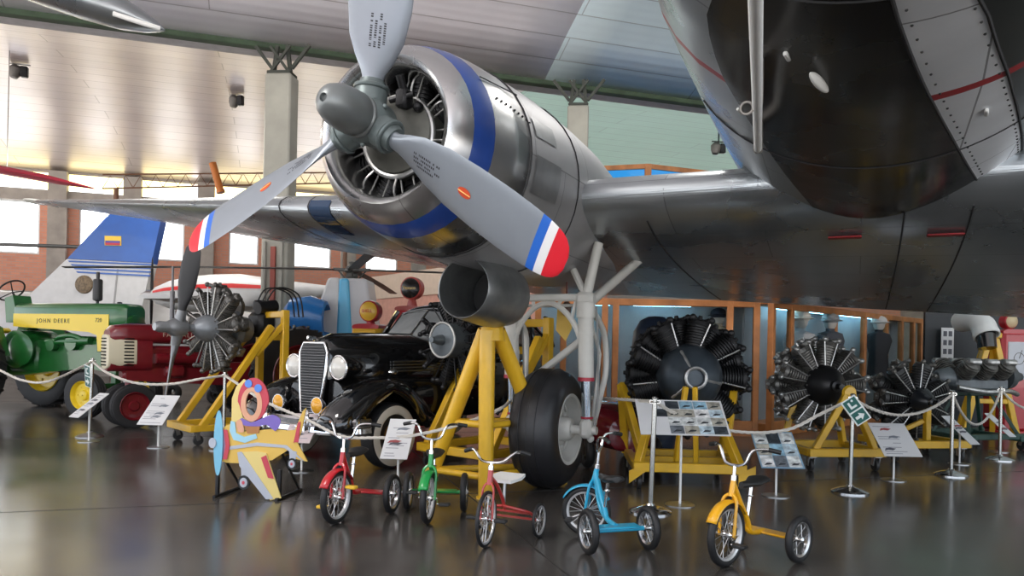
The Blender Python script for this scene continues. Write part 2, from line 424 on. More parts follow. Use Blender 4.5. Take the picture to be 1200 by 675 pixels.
# ================================================================== THE AIRLINER (x = its left, y = aft, z = up)
ALN = panel_metal('nacelle_aluminium', (.50, .50, .51), .48, 1.1, .55, metal=.65)
ALW = panel_metal('wing_aluminium', (.41, .44, .46), .3, 1.5, .7, metal=.8)
ALP = panel_metal('reflection_band_aluminium', (.80, .82, .85), .38, 1.6, .42, .35, metal=.45)  # bright reflection along the belly put into this band's base colour
ALD = panel_metal('dull_belly_aluminium', (.20, .21, .21), .3, 2.2, .9, .4)
BELLY = panel_metal('black_belly_paint', (.009, .0085, .008), .22, 1.9, .8, .3, .4, .0)
BLUE = mat('cowl_blue', (.015, .06, .30), .35, coat=.3, var=.15, vscale=4)
SEAM = mat('seam_dark', (.02, .02, .022), .6)  # dark colour of seams, joints and rivets
REDP = mat('stripe_red', (.30, .02, .025), .4)
ac = thing('airliner', 'polished silver propeller airliner with blue banded engine cowl, its belly overhead on the right', 'airplane', (-.99, 5.004, 0), -math.radians(24.7))
HUB = Vector((0, 0, 2.84)); CX = 3.08
# ---- fuselage
ST = [(-2.15, .04, 3.28, 3.36), (-2.08, .25, 3.08, 3.6), (-1.9, .45, 2.93, 3.8), (-1.6, .63, 2.82, 4.0), (-1.2, .8, 2.72, 4.15), (-.7, 1.06, 2.65, 4.35), (-.06, 1.17, 2.58, 4.62), (.02, 1.18, 2.575, 4.65),
      (.7, 1.22, 2.53, 4.78), (1.4, 1.24, 2.48, 4.82), (2.2, 1.25, 2.44, 4.84), (3, 1.25, 2.40, 4.84), (4, 1.25, 2.34, 4.8), (6.4, 1.2, 2.2, 4.66), (9, 1.0, 2.16, 4.35), (12, .65, 2.4, 3.95), (15, .3, 2.8, 3.6), (16.4, .06, 3.1, 3.3)]
def lerp_tab(tab, y):
    if y <= tab[0][0]: return tab[0][1:]
    for a, b in zip(tab, tab[1:]):
        if a[0] <= y <= b[0]:
            t = (y-a[0])/(b[0]-a[0]); return tuple(p+(q-p)*t for p, q in zip(a[1:], b[1:]))
    return tab[-1][1:]
def fus_bounds(y):
    yy = max(-2, min(3, y)); return (-44+9.0*(yy+.4) if yy > -.4 else -44, -9+10.2*(yy+1.9), -9+10.2*(yy+1.9)+16)
KS = [(None, 14), (None, 16), (None, 5), (None, 14)]
def fus_theta(y, k):
    L, R, R2 = fus_bounds(y); e = [-180, L, R, R2, 180]; i = 0
    for q, (_, c) in enumerate(KS):
        if k <= i+c: return e[q]+(e[q+1]-e[q])*(k-i)/c, q
        i += c
def fus_pt(y, th, off=0.0):
    w, zb, zt = lerp_tab(ST, y); a = math.radians(th); zc = zb+(zt-zb)*.47
    hz = (zc-zb) if math.cos(a) > 0 else (zt-zc)
    return Vector((CX+(w+off)*math.sin(a), y, zc-(hz+off)*math.cos(a)))
nk = sum(c for _, c in KS)
ys = []
for a, b in zip(ST, ST[1:]):
    n_ = 1 if (a[0] < -1.8 or abs(b[0]-a[0]) < .1) else 3
    ys += [a[0]+(b[0]-a[0])*i/n_ for i in range(n_)]
ys.append(ST[-1][0])
secs = [[fus_pt(y, fus_theta(y, k)[0]) for k in range(nk)] for y in ys]
def fmat(i, k):
    q = fus_theta(ys[i], k+.5)[1]
    if -.07 < ys[i] < .0 and q != 1: return 3
    return {0: 0, 1: 1, 2: 2, 3: 4}[q] if ys[i] < 7 else 0
mb = MB(); mb.loft(secs, mf=fmat, uv=lambda i, k: (ys[min(i, len(ys)-1)], math.radians(fus_theta(ys[min(i, len(ys)-1)], k)[0])*1.15))
fus = mb.build('fuselage', [ALW, BELLY, ALP, REDP, ALD], ac, sharp=60)
# seams along the black belly panel, rivet rows
mb = MB()
for q in (1, 2):
    mb.tube([fus_pt(y, fus_bounds(y)[q], .002) for y in [-1.6+.15*i for i in range(30)]], .008, 5)
for y in (-1.0, 1.0):
    mb.tube([fus_pt(y, th, .001) for th in range(-60, 70, 4)], .006, 5)
mb.build('panel_seam', SEAM, fus)
mb = MB(); RV = []
for q, o in ((1, 2.2), (2, -1.5)):
    for i in range(34):
        y = -1.5+.12*i; RV.append(Matrix.Translation(fus_pt(y, fus_bounds(y)[q]+o, .001)))
mb.ball((0, 0, 0), .0065, 6); many('rivet', SEAM, fus, mb, RV)
# mast under the nose with its stand-offs
a0, a1 = Vector((2.44, .45, 2.54)), Vector((2.67, -1.6, 2.47))
mb = MB(); mb.tube([a0, a0.lerp(a1, .5), a1, a1+(a1-a0)*.12], [.022, .023, .024, .024], 12)
mast = mb.build('pitot_mast', WHT, ac)
mb = MB()
mb.bar(a0+Vector((0, 0, .2)), a0+Vector((0, .0, -.02)), .05, .05, .01); mb.build('mast_bracket', mat('bracket_grey', (.3, .28, .26), .5, .5), mast); mb = MB(); m5 = a0.lerp(a1, .45); mb.bar(m5+Vector((0, 0, .25)), m5, .03, .05, .008)
mb.torus(m5+Vector((-.05, .02, 0)), (0, 1, .2), .028, .006, 16, 6)
mb.build('mast_bracket', mat('bracket_grey', (.3, .28, .26), .5, .5), mast)
# belly lamp blister
bl = fus_pt(-.36, -14, 0.02)
mb = MB(); mb.ball(bl, (.019, .14, .03), 18, rot=Matrix.Rotation(math.radians(-14), 3, 'Z')); mb.build('belly_lamp', mat('lamp_white', (.75, .75, .72), .3), ac)
mb = MB()
for (x, y, th) in ((0, -.6, -22), (0, .35, -38), (0, .4, 24)): 
    p = fus_pt(y, th, .01); mb = MB(); mb.bar(p, p+Vector((.01, .09, .0)), .02, .02, .005); mb.build('drain_stub', WHT, ac)
# ---- wings
def naca(n=18):
    xs = [.5*(1-math.cos(PI*i/n)) for i in range(n+1)]
    yt = [5*(.2969*math.sqrt(x)-.126*x-.3516*x*x+.2843*x**3-.1036*x**4) for x in xs]
    cam = [.09*(x-x*x)*.9 for x in xs]
    return xs, yt, cam
XS, YT, CAM = naca()
NW = len(XS)
def wing_ring(x, yl, zl, yt, zt, th):
    c = Vector((0, yt-yl, zt-zl)); L = c.length; e = c.normalized(); u = Vector((0, -e.z, e.y)); o = Vector((x, yl, zl)); r = []
    for i in range(NW-1, 0, -1): r.append(o+e*(XS[i]*L)+u*((YT[i]*th+CAM[i]*.5)*L))
    for i in range(0, NW): r.append(o+e*(XS[i]*L)+u*((-YT[i]*th*.82+CAM[i]*.5)*L))
    return r
def wing_at(x):
    """(yLE, zLE, yTE, zTE, thickness) at a spanwise place"""
    if x >= -1.35: return (2.05, 2.70, 6.4, 2.13-.065*max(0, x), .155)
    t = (-1.35-x)/(11.7-1.35); tip = max(0, (t-.93)/.07)
    yl = 2.05+3.0*t+ .75*tip**2; yt = 6.4-.35*t-.45*tip**2
    zl = 2.70+1.26*t; zt = 2.30+1.72*t
    if t < .12: zt = 2.19+(2.30+1.72*.12-2.19)*t/.12
    return (yl, zl, yt, zt+.0, .15-.06*t)
def wing_mesh(xs):
    mb = MB(); rings = [wing_ring(x, *wing_at(x)) for x in xs]; nn = len(rings[0])
    def uv(i, k): p = rings[i][k % nn]; return (p.x, p.y+(0 if k < NW else 3))
    mb.loft(rings, uv=uv); return mb
wing_mesh([-1.35+8.6*i/14 for i in range(15)]).build('wing_centre_section', ALD if False else ALW, ac, sharp=50)
ow = wing_mesh([-1.37-(11.7-1.37)*t for t in (0, .04, .08, .12, .2, .3, .4, .5, .6, .7, .8, .88, .93, .955, .975, .99, 1)]).build('outer_wing', ALW, ac, sharp=50)
# landing lamp glass, joint band and wing tip lamp on the outer wing's leading edge
def le_strip(xa, xb, k0, k1, off):
    mb = MB(); R = []
    for x in (xa, (xa+xb)/2, xb):
        r = wing_ring(x, *wing_at(x)); row = []
        for k in range(NW-1+k0, NW+k1):
            d = (r[k-1]-r[k+1]); nrm = Vector((0, d.z, -d.y)).normalized()
            if nrm.y*(r[k]-Vector((x, wing_at(x)[0]+1, wing_at(x)[1]))).y+nrm.z*(r[k]-Vector((x, wing_at(x)[0]+1, wing_at(x)[1]))).z < 0: nrm = -nrm
            row.append(r[k]+nrm*off)
        R.append(row)
    mb.loft(R, closed=False, caps=False); return mb
o = le_strip(-2.48, -2.12, -1, 4, .008).build('landing_lamp_glass', mat('lamp_glass', (.03, .06, .12), .08, .3), ow)
for xx in (-1.37, -2.12-.36-.02, -3.05):
    le_strip(xx-.012, xx+.012, -7, 9, .004).build('wing_joint', SEAM, ow)
mb = MB(); mb.ball((-11.6, 5.3, 3.98), (.12, .3, .05), 12); mb.build('wing_tip_lamp', mat('tip_lamp', (.8, .8, .75), .2), ow)
# red marks and access panels under the wing
def under(x, f, off=.004):
    r = wing_ring(x, *wing_at(x)); i = NW-1+int(f*(NW-1)); return r[i]-Vector((0, 0, off))
mb = MB()
for px, py in ((990, 277), (1108, 275)):
    v = (CR*(px-600)+CU*(HY-py)+Vector((0, FPX, 0))); iv = Matrix.Rotation(math.radians(24.7), 3, 'Z'); c0 = iv@(Vector((0, 0, CH))-Vector((-.99, 5.004, 0))); dv = iv@v
    best = None
    for s in range(40, 140):
        p = c0+dv*(s/10/FPX); 
        if -1 < p.x < 7 and 2.1 < p.y < 6.4:
            yl, zl, yt, zt, th = wing_at(p.x); f = (p.y-yl)/(yt-yl); r = wing_ring(p.x, yl, zl, yt, zt, th)
            kk = min(range(NW-1, 2*NW-1), key=lambda k: abs(r[k].y-p.y))
            dz = abs(p.z-r[kk].z)
            if best is None or dz < best[0]: best = (dz, Vector((p.x, p.y, r[kk].z-.004)))
    if best: mb = MB(); mb.box(best[1], (.26, .12, .014), .006); mb.build('red_lamp_slot', REDP, ac)
mb = MB()
for xx in (1.3, 3.3, 3.75):
    pts = [under(xx+.0*f, f/18, .003) for f in range(3, 17)]
    mb = MB(); mb.tube(pts, .008, 5); mb.build('wing_panel_seam', SEAM, ac)
# ---- nacelle and cowl
def nac_ring(y, zc, w, top, bot, e=2.0, n=40):
    r = []
    for k in range(n):
        a = 2*PI*k/n; s, c = math.sin(a), math.cos(a)
        q = e if c < 0 else 2.0
        fx = math.copysign(abs(s)**(2/q), s); fz = math.copysign(abs(c)**(2/q), c)
        r.append(Vector((w*fx, y, zc+(top if c > 0 else bot)*fz)))
    return r
ring_uv = lambda Y: (lambda i, k: (Y[i], k*.11))
cz = lambda y: 2.84-.036*y
lip = [(.62, .40), (.34, .455), (.25, .452), (.19, .475), (.17, .515), (.2, .56), (.27, .605), (.32, .632), (.42, .668), (.52, .692), (.75, .728), (1.0, .748)]
Y = [p[0] for p in lip]
mb = MB(); mb.loft([nac_ring(y, cz(y), r, r, r) for y, r in lip], caps=False, mf=lambda i, k: 1 if 7 <= i <= 8 or i == 6 and False else 0, uv=ring_uv(Y))
BR = panel_metal('cowl_lip_aluminium', (.60, .60, .60), .3, 3, 2)
cowl = mb.build('engine_cowl', [BR, BLUE], ac, sharp=50)
so = cowl.modifiers.new('skin', 'SOLIDIFY'); so.thickness = .012; so.offset = -1
NB = [(1.0, 2.806, .746, .748, .748, 2), (1.3, 2.80, .768, .77, .765, 2), (1.7, 2.795, .785, .785, .785, 2.1), (2.3, 2.79, .795, .78, .80, 2.3), (2.9, 2.785, .795, .74, .80, 2.5), (3.5, 2.77, .77, .64, .76, 2.5),
      (4.2, 2.72, .68, .48, .66, 2.4), (5.0, 2.58, .52, .36, .50, 2.3), (5.8, 2.40, .32, .2, .30, 2.1), (6.5, 2.2, .06, .04, .06, 2)]
NBs = []
for a, b in zip(NB, NB[1:]): NBs += [tuple(p+(q-p)*i/2 for p, q in zip(a, b)) for i in range(2)]
NBs.append(NB[-1]); Y2 = [p[0] for p in NBs]
mb = MB(); mb.loft([nac_ring(*p) for p in NBs], uv=ring_uv(Y2))
nac = mb.build('nacelle', ALN, ac, sharp=60)
mb = MB()
for p, rr in (((1.02, 2.806, .75, .752, .752, 2), .009), ((1.95, 2.793, .794, .79, .797, 2.2), .006)): mb.tube(nac_ring(*p), rr, 5, closed=True)
mb.tube([Vector((math.sin(.95)*.70*(1+.1*i/9), .5+.5*i/9, cz(.5+.05*i)+math.cos(.95)*.70*(1+.09*i/9))) for i in range(10)], .005, 5)
mb.build('cowl_joint', SEAM, nac)
for ang, y0, y1, da in ((100, 1.1, 1.55, 22), (72, 1.12, 1.5, 12)):
    mb = MB(); R = []
    for i in range(4):
        y = y0+(y1-y0)*i/3; p = lerp_tab(NB, y); row = []
        for j in range(7):
            a = math.radians(ang-da/2+da*j/6); row.append(Vector((math.sin(a)*(p[1]+.006), y, p[0]+math.cos(a)*(p[2]+.006))))
        R.append(row)
    mb.loft(R, closed=False, caps=False); mb.build('cowl_flap', mat('flap_grey', (.36, .365, .37), .4, .8, var=.1), nac)
mb = MB()
for i in range(9):
    a = math.radians(66+.6*i); y = .62+.055*i; rr = lerp_tab([(q, r_) for q, r_ in lip[6:]], y)[0]+.002
    mb.ball((math.sin(a)*rr, y, cz(y)+math.cos(a)*rr), .009, 6)
mb.build('cowl_fastener', SEAM, cowl)
# ---- radial engine inside the cowl
mb = MB()
mb.lathe([(.10, .12), (.15, .16), (.18, .26), (.27, .34), (.285, .44), (.30, .62)], (0, 0, 2.84), (0, 1, 0), 28)
eng = mb.build('crankcase', mat('crankcase_olive', (.12, .12, .105), .42, .4, var=.3), ac)
mb = MB(); mb.torus((0, .36, 2.83), (0, 1, 0), .285, .02, 40, 8); mb.build('ignition_ring', ALU, eng)
mb = MB(); mb.lathe([(.0, .0), (.66, .0), (.66, .02), (0, .02)], (0, .86, 2.81), (0, 1, 0), 32); mb.build('baffle', mat('baffle_black', (.006, .006, .006), .8), eng)
cyl_mb = MB()
pr = [(.075, .26)]
for i in range(9): pr += [(.095, .30+.03*i), (.095, .312+.03*i), (.08, .314+.03*i), (.08, .328+.03*i)]
cyl_mb.lathe(pr, (0, 0, 0), (0, 0, 1), 14); cyl_mb.box((0, 0, .58), (.16, .2, .07), .03)
cyl_mb.box((.06, -.06, .6), (.06, .12, .06), .02); cyl_mb.box((-.06, -.06, .6), (.06, .12, .06), .02)
c0 = cyl_mb.build('cylinder', DRK, eng)
rod = MB(); 
for s in (-1, 1): rod.cyl((s*.05, -.14, .27), (s*.065, -.1, .58), .0075, n=8)
r0 = rod.build('push_rod', mat('rod_dull', (.25, .25, .24), .4, .7), eng)
for k in range(9):
    M = Matrix.Translation((0, .56, 2.82))@Matrix.Rotation(2*PI*k/9+.2, 4, 'Y')
    if k == 0: c0.matrix_local = M; r0.matrix_local = M
    else: dup_part(c0, eng, M); dup_part(r0, eng, M)
mb = MB()
for k in range(9):
    a = 2*PI*k/9+.36; d = Vector((math.sin(a), 0, math.cos(a)))
    mb = MB(); mb.tube(smooth_path([Vector((0, .36, 2.83))+d*.29, Vector((0, .33, 2.83))+d*.4, Vector((0, .42, 2.82))+d*.5], 4), .008, 6); mb.build('ignition_lead', ALU, eng)
mb = MB(); mb.box((.11, .26, 3.05), (.09, .12, .14), .02); mb.cyl((.11, .26, 3.1), (.11, .2, 3.2), .03); mb.cyl((.02, .22, 3.04), (.2, .24, 3.07), .02); mb.box((.2, .3, 3.0), (.06, .08, .07), .02)
mb.build('propeller_governor', DRK, eng)
# ---- propeller
PAINT = mat('blade_grey', (.30, .33, .37), .34, .45, var=.05, vscale=3)
HUBM = mat('hub_grey', (.14, .17, .17), .42, .45, var=.15)
PM = Matrix.Translation(HUB)@Matrix.Rotation(math.radians(-2), 4, 'X')
mb = MB(); mb.lathe([(.08, .14), (.15, .12), (.16, .02), (.16, -.06), (.13, -.1)], (0, 0, 0), (0, 1, 0), 28)
for k in range(3):
    a = math.radians(90-(85.4+120*k)); d = Vector((math.sin(a), 0, math.cos(a)))
    mb.lathe([(.11, .08), (.11, .2), (.085, .25), (.08, .27)], (0, 0, 0), d, 18); mb.torus(d*.22, d, .105, .016, 20, 8)
    for j in (-1, 1):
        e = Matrix.Rotation(j*1.05, 3, 'Y')@d; mb.ball(e*.165+Vector((0, -.03, 0)), .018, 8)
prop = mb.build('propeller_hub', HUBM, ac); prop.matrix_local = PM
mb = MB(); mb.lathe([(.128, -.09), (.145, -.1), (.145, -.12), (.136, -.13), (.145, -.15), (.143, -.25), (.132, -.34), (.105, -.41), (.06, -.455), (.028, -.465), (.024, -.44), (.001, -.44)], (0, 0, 0), (0, 1, 0), 32)
mb.build('spinner_dome', mat('dome_grey', (.20, .215, .215), .38, .5, var=.06), prop)
BT = [(.16, .11, .11, 58), (.24, .12, .105, 56), (.32, .17, .075, 53), (.42, .27, .052, 48), (.55, .365, .042, 43), (.75, .42, .036, 38), (1.0, .43, .03, 34), (1.25, .42, .025, 31), (1.45, .395, .02, 29), (1.56, .37, .017, 28), (1.62, .345, .015, 28), (1.66, .32, .014, 27.5), (1.70, .27, .012, 27), (1.73, .20, .010, 27), (1.75, .09, .006, 27)]
def blade_frame(r):
    ch, th, be = lerp_tab(BT, r); be = math.radians(be)
    c = Vector((-math.cos(be), -math.sin(be), 0)); nrm = Vector((math.sin(be), -math.cos(be), 0))
    # n = cos(b)*a' - sin(b)*t with t=-x, a'=-y
    return ch, th, c, nrm
def blade_mesh():
    mb = MB(); R = []; rs = []
    for a, b in zip(BT, BT[1:]):
        q = 3 if b[0]-a[0] > .08 else 2
        rs += [a[0]+(b[0]-a[0])*i/q for i in range(q)]
    rs.append(1.75); 
    rs = sorted(set(rs+[1.50, 1.562, 1.623]))
    for r in rs:
        ch, th, c, nrm = blade_frame(r); row = []; bl = min(1, max(0, (r-.24)/.3))
        for k in range(16):
            a = 2*PI*k/16; x = math.cos(a); y = math.sin(a)
            s = math.copysign(abs(y)**(1+.0*bl), y)
            hh = th/2*(.9 if y < 0 else 1.1)
            row.append(Vector((0, 0, r))+c*(x*ch/2)+nrm*(s*(hh*(1-bl)+bl*hh*1.2*(1-.35*max(0, x)))))
        R.append(row)
    rm = lambda i, k: 3 if rs[i] >= 1.622 else 2 if rs[i] >= 1.561 else 1 if rs[i] >= 1.499 else 0
    mb.loft(R, mf=rm); return mb
TB = mat('tip_blue', (.02, .13, .55), .35); TW = mat('tip_white', (.8, .8, .8), .35); TR = mat('tip_red', (.70, .015, .03), .35)
b0 = blade_mesh().build('propeller_blade', [PAINT, TB, TW, TR], prop, sharp=60)
def on_blade(r, s, off=.004):
    ch, th, c, nrm = blade_frame(r); x = 2*s/ch
    return Vector((0, 0, r))+c*s+nrm*(th/2*1.1*1.2*math.sqrt(max(0, 1-x*x))*(1-.35*max(0, x))+off)
mb = MB(); cen = []
ov = [on_blade(.93+.055*math.cos(2*PI*k/20), .034*math.sin(2*PI*k/20), .002) for k in range(20)]
mb.add(ov+[on_blade(.93, 0, .003)], [(k, (k+1) % 20, 20) for k in range(20)])
em = mb.build('maker_emblem', mat('emblem_red', (.62, .07, .02), .4), b0)
mb = MB(); mb.tube([on_blade(.93+.05*math.cos(a_), .0+.012*math.sin(a_)*0+.02*math.cos(a_)*.0, .004) for a_ in (0, 1, 2, 3.14)], .004, 5); mb.build('emblem_bar', mat('emblem_yellow', (.8, .5, .15), .4), em)
rnd = random.Random(3); mb = MB()
for ln in range(4):
    s = .055-.03*ln; r = .48
    while r < .71-(.05 if ln in (1, 3) else 0):
        w = rnd.uniform(.006, .012)
        if rnd.random() > .14:
            p = on_blade(r, s, .001); q = on_blade(r+w, s, .001); p2 = on_blade(r, s-.016, .001); q2 = on_blade(r+w, s-.016, .001)
            mb.add([p, q, q2, p2], [(0, 1, 2, 3)])
        r += w+.006
mb.build('stencil_lettering', mat('stencil_black', (.03, .03, .035), .6), b0)
for k in range(3):
    M = Matrix.Rotation(math.radians(90-(85.4+120*k)), 4, 'Y')
    if k == 0: b0.matrix_local = M
    else: dup_part(b0, prop, M)
# ---- oil cooler duct under the nacelle
dax = Vector((.10, 1, -.05)).normalized(); do = Vector((.04, 1.30, 1.83))
DM = mat('duct_metal', (.30, .31, .31), .38, .85, var=.25, vscale=4, bump=.08, bscale=9)
mb = MB(); mb.lathe([(.2, .6), (.235, .1), (.243, 0), (.25, -.005), (.258, .01), (.27, .15), (.285, .33), (.285, .5), (.262, .66), (.19, .78), (.05, .84)], do, dax, 32)
dk = mb.build('cooler_duct', DM, ac)
mb = MB(); mb.lathe([(.01, 0), (.2, 0), (.2, .02), (.01, .02)], do+dax*.45, dax, 24); mb.build('cooler_core', mat('core_black', (.008, .008, .008), .7), dk)
mb = MB(); mb.loft([[Vector((.02+sx*w, y, z)) for sx, z in ((-1, 2.3), (-.8, 2.05), (.8, 2.05), (1, 2.3))] for y, w in ((1.6, .14), (1.8, .2), (2.2, .2), (2.5, .05))]); mb.build('duct_fairing', DM, ac)
# ---- landing gear
GW = mat('gear_grey_paint', (.55, .54, .50), .42, var=.07, vscale=5)
WC = Vector((.285, 2.65, .575))
prof = []
for k in range(25):
    a = PI*(k/24)*1.0; x = math.cos(a); prof.append((.36+.215*abs(math.sin(a))**.75, .235*math.copysign(abs(x)**.8, x)))
mb = MB(); mb.lathe([(.31, .2)]+prof+[(.31, -.2)], WC, (1, 0, 0), 56, caps=False)
for q in (-.08, 0, .08): mb.torus(WC+Vector((q, 0, 0)), (1, 0, 0), .5735, .004, 56, 6)
tyre = mb.build('main_wheel_tyre', mat('tyre_black', (.016, .016, .018), .42, var=.25, vscale=5, bump=.05, bscale=30), ac)
tyre_hub = MB()
for s in (1, -1):
    tyre_hub.lathe([(.335, s*.19), (.35, s*.215), (.335, s*.23), (.31, s*.22), (.27, s*.1), (.16, s*.075), (.12, s*.1), (.11, s*.21), (.085, s*.24), (.01, s*.24)], WC, (1, 0, 0), 40, caps=False)
    for k in range(10):
        a = 2*PI*k/10; tyre_hub.ball(WC+Vector((s*.1, math.cos(a)*.2, math.sin(a)*.2)), .028, 8)
    tyre_hub.torus(WC+Vector((s*.105, 0, 0)), (1, 0, 0), .245, .014, 32, 6)
tyre_hub.build('wheel_rim', GW, tyre)
mb = MB(); mb.cyl(WC-Vector((.42, 0, 0)), WC+Vector((.42, 0, 0)), .045, n=16); mb.build('axle', GW, ac)
for s in (1, -1):
    x = WC.x+s*.385; b_ = Vector((x, 2.65, .575)); k_ = Vector((x, 2.6, 1.08)); m_ = Vector((x, 2.55, 1.72)); t_ = Vector((x+s*.03, 2.5, 2.25))
    mb = MB(); mb.cyl(k_-Vector((0, 0, .02)), m_, .072, .075, 20); mb.cyl(m_-Vector((0, 0, .08)), m_+Vector((0, 0, .06)), .088, n=20); mb.cyl(k_+(m_-k_)*.62, k_+(m_-k_)*.66, .084, n=20)
    mb.box(m_+Vector((0, 0, .1)), (.17, .15, .12), .03); mb.cyl(m_+Vector((0, 0, .1)), t_+Vector((s*.05, .15, .1)), .048, .045, 14)
    mb.bar(m_+Vector((0, 0, .12)), Vector((x-s*.3, 2.75, 2.3)), .06, .06, .015)
    leg = mb.build('oleo_leg', GW, ac)
    mb = MB(); mb.cyl(b_+Vector((0, 0, .05)), k_+Vector((0, 0, .05)), .047, n=18); mb.build('oleo_piston', mat('piston_chrome', (.62, .68, .74), .18, 1.0), leg)
    mb = MB(); mb.cyl(k_-Vector((0, 0, .035)), k_+Vector((0, 0, .0)), .08, n=20); mb.build('red_collar', mat('collar_red', (.36, .02, .04), .45), leg); mb = MB(); mb.cyl(b_+Vector((0, 0, .11)), b_+Vector((0, 0, .13)), .06, n=18); mb.build('red_collar', mat('collar_red', (.36, .02, .04), .45), leg)
    mb = MB(); mb.box(b_+Vector((0, 0, .02)), (.12, .15, .19), .035); mb.box(b_+Vector((s*.03, .03, -.08)), (.06, .07, .07), .02); mb.cyl(b_+Vector((s*.02, 0, 0)), b_+Vector((s*.1, 0, 0)), .04)
    mb.build('axle_lug', GW, leg)
    mb = MB()   # bowed drag strut behind each leg
    mb.tube(smooth_path([b_+Vector((s*.02, .1, .0)), b_+Vector((s*.03, .33, .35)), Vector((x+s*.05, 3.05, 1.15)), Vector((x+s*.04, 3.0, 1.5)), m_+Vector((s*.03, .1, .0))], 6), .03, 10)
    mb.tube([b_+Vector((s*.02, .1, .1)), Vector((x+s*.05, 2.85, 1.3)), m_+Vector((s*.03, .05, -.1))], .016, 8)
    mb.build('drag_strut', GW, ac)
    mb = MB(); mb.cyl(Vector((x, 2.7, 1.8)), Vector((x+s*.28, 3.6, 2.35)), .045, n=12); mb.build('rear_brace', GW, ac)
mb = MB(); xl, xr = WC.x-.385, WC.x+.385
mb.bar((xl, 2.54, 1.83), (xr, 2.54, 1.83), .06, .07, .015); mb.bar((xl, 2.62, 1.76), (xr, 2.62, 1.76), .03, .03, .008)
arch = [Vector((xl+.04+(xr-xl-.08)*i/14, 2.55, 1.42+.36*math.sin(PI*i/14)**.7)) for i in range(15)]
mb.tube(arch, .028, 8)
for f in (.12, .3, .7, .88): mb.cyl(Vector((xl+(xr-xl)*f, 2.55, 1.83)), arch[int(f*14)], .018, n=8)
mb.build('cross_truss', GW, ac)
mb = MB(); mb.bar((xl+.05, 2.9, 1.0), (xr-.02, 2.75, 1.5), .06, .07, .015); mb.build('diagonal_brace', GW, ac)
for x in (xl, xr):
    mb = MB(); mb.tube(smooth_path([(x+.08, 2.62, 1.75), (x+.1, 2.64, 1.3), (x+.1, 2.66, .9), (x+.07, 2.66, .62)], 5), .01, 6); mb.build('brake_hose', mat('hose_grey', (.25, .25, .24), .6), ac)
# ================================================================== TRICYCLES
GRIP = mat('grip_black', (.015, .015, .015), .5)
RIMW = mat('rim_white', (.62, .62, .62), .35, .5); RIMS = mat('rim_silver', (.55, .55, .56), .25, .9)
def wheel_parts(parent, c, ax, R, tr, name, spokes, rimm, thin=False, solid=False):
    c = Vector(c); ax = Vector(ax).normalized(); u, w_, _ = frame(ax)
    mb = MB(); mb.torus(c, ax, R-tr, tr, 36, 10, fr=1.05)
    ty = mb.build(name, BLK, parent)
    mb = MB(); rr = R-tr*1.75
    mb.lathe([(rr+.012, -tr*.62), (rr+.002, -tr*.75), (rr-.012, -tr*.45), (rr-.012, tr*.45), (rr+.002, tr*.75), (rr+.012, tr*.62)], c, ax, 36, caps=False)
    mb.build('rim', rimm, ty)
    mb = MB(); mb.lathe([(.012, -tr*1.6), (.024, -tr*1.2), (.018, -tr*.6), (.018, tr*.6), (.024, tr*1.2), (.012, tr*1.6)], c, ax, 16); hb = mb.build('wheel_hub', CHR, ty)
    if spokes:
        sp_ = MB(); sp_.cyl((0, 0, .015), (0, 0, rr-.008), .0028 if not solid else .009, n=6)
        Ms = []
        for k in range(spokes):
            a = 2*PI*k/spokes+.1; d = u*math.cos(a)+w_*math.sin(a)
            q = ax*(tr*(.8 if k % 2 else -.8))
            zz = (d*1.0-q/(rr)).normalized(); xx = zz.cross(ax).normalized(); yy = zz.cross(xx)
            Ms.append(Matrix(((xx.x, yy.x, zz.x, c.x+q.x), (xx.y, yy.y, zz.y, c.y+q.y), (xx.z, yy.z, zz.z, c.z+q.z), (0, 0, 0, 1))))
        many('spoke', STL if not solid else rimm, ty, sp_, Ms)
    return ty
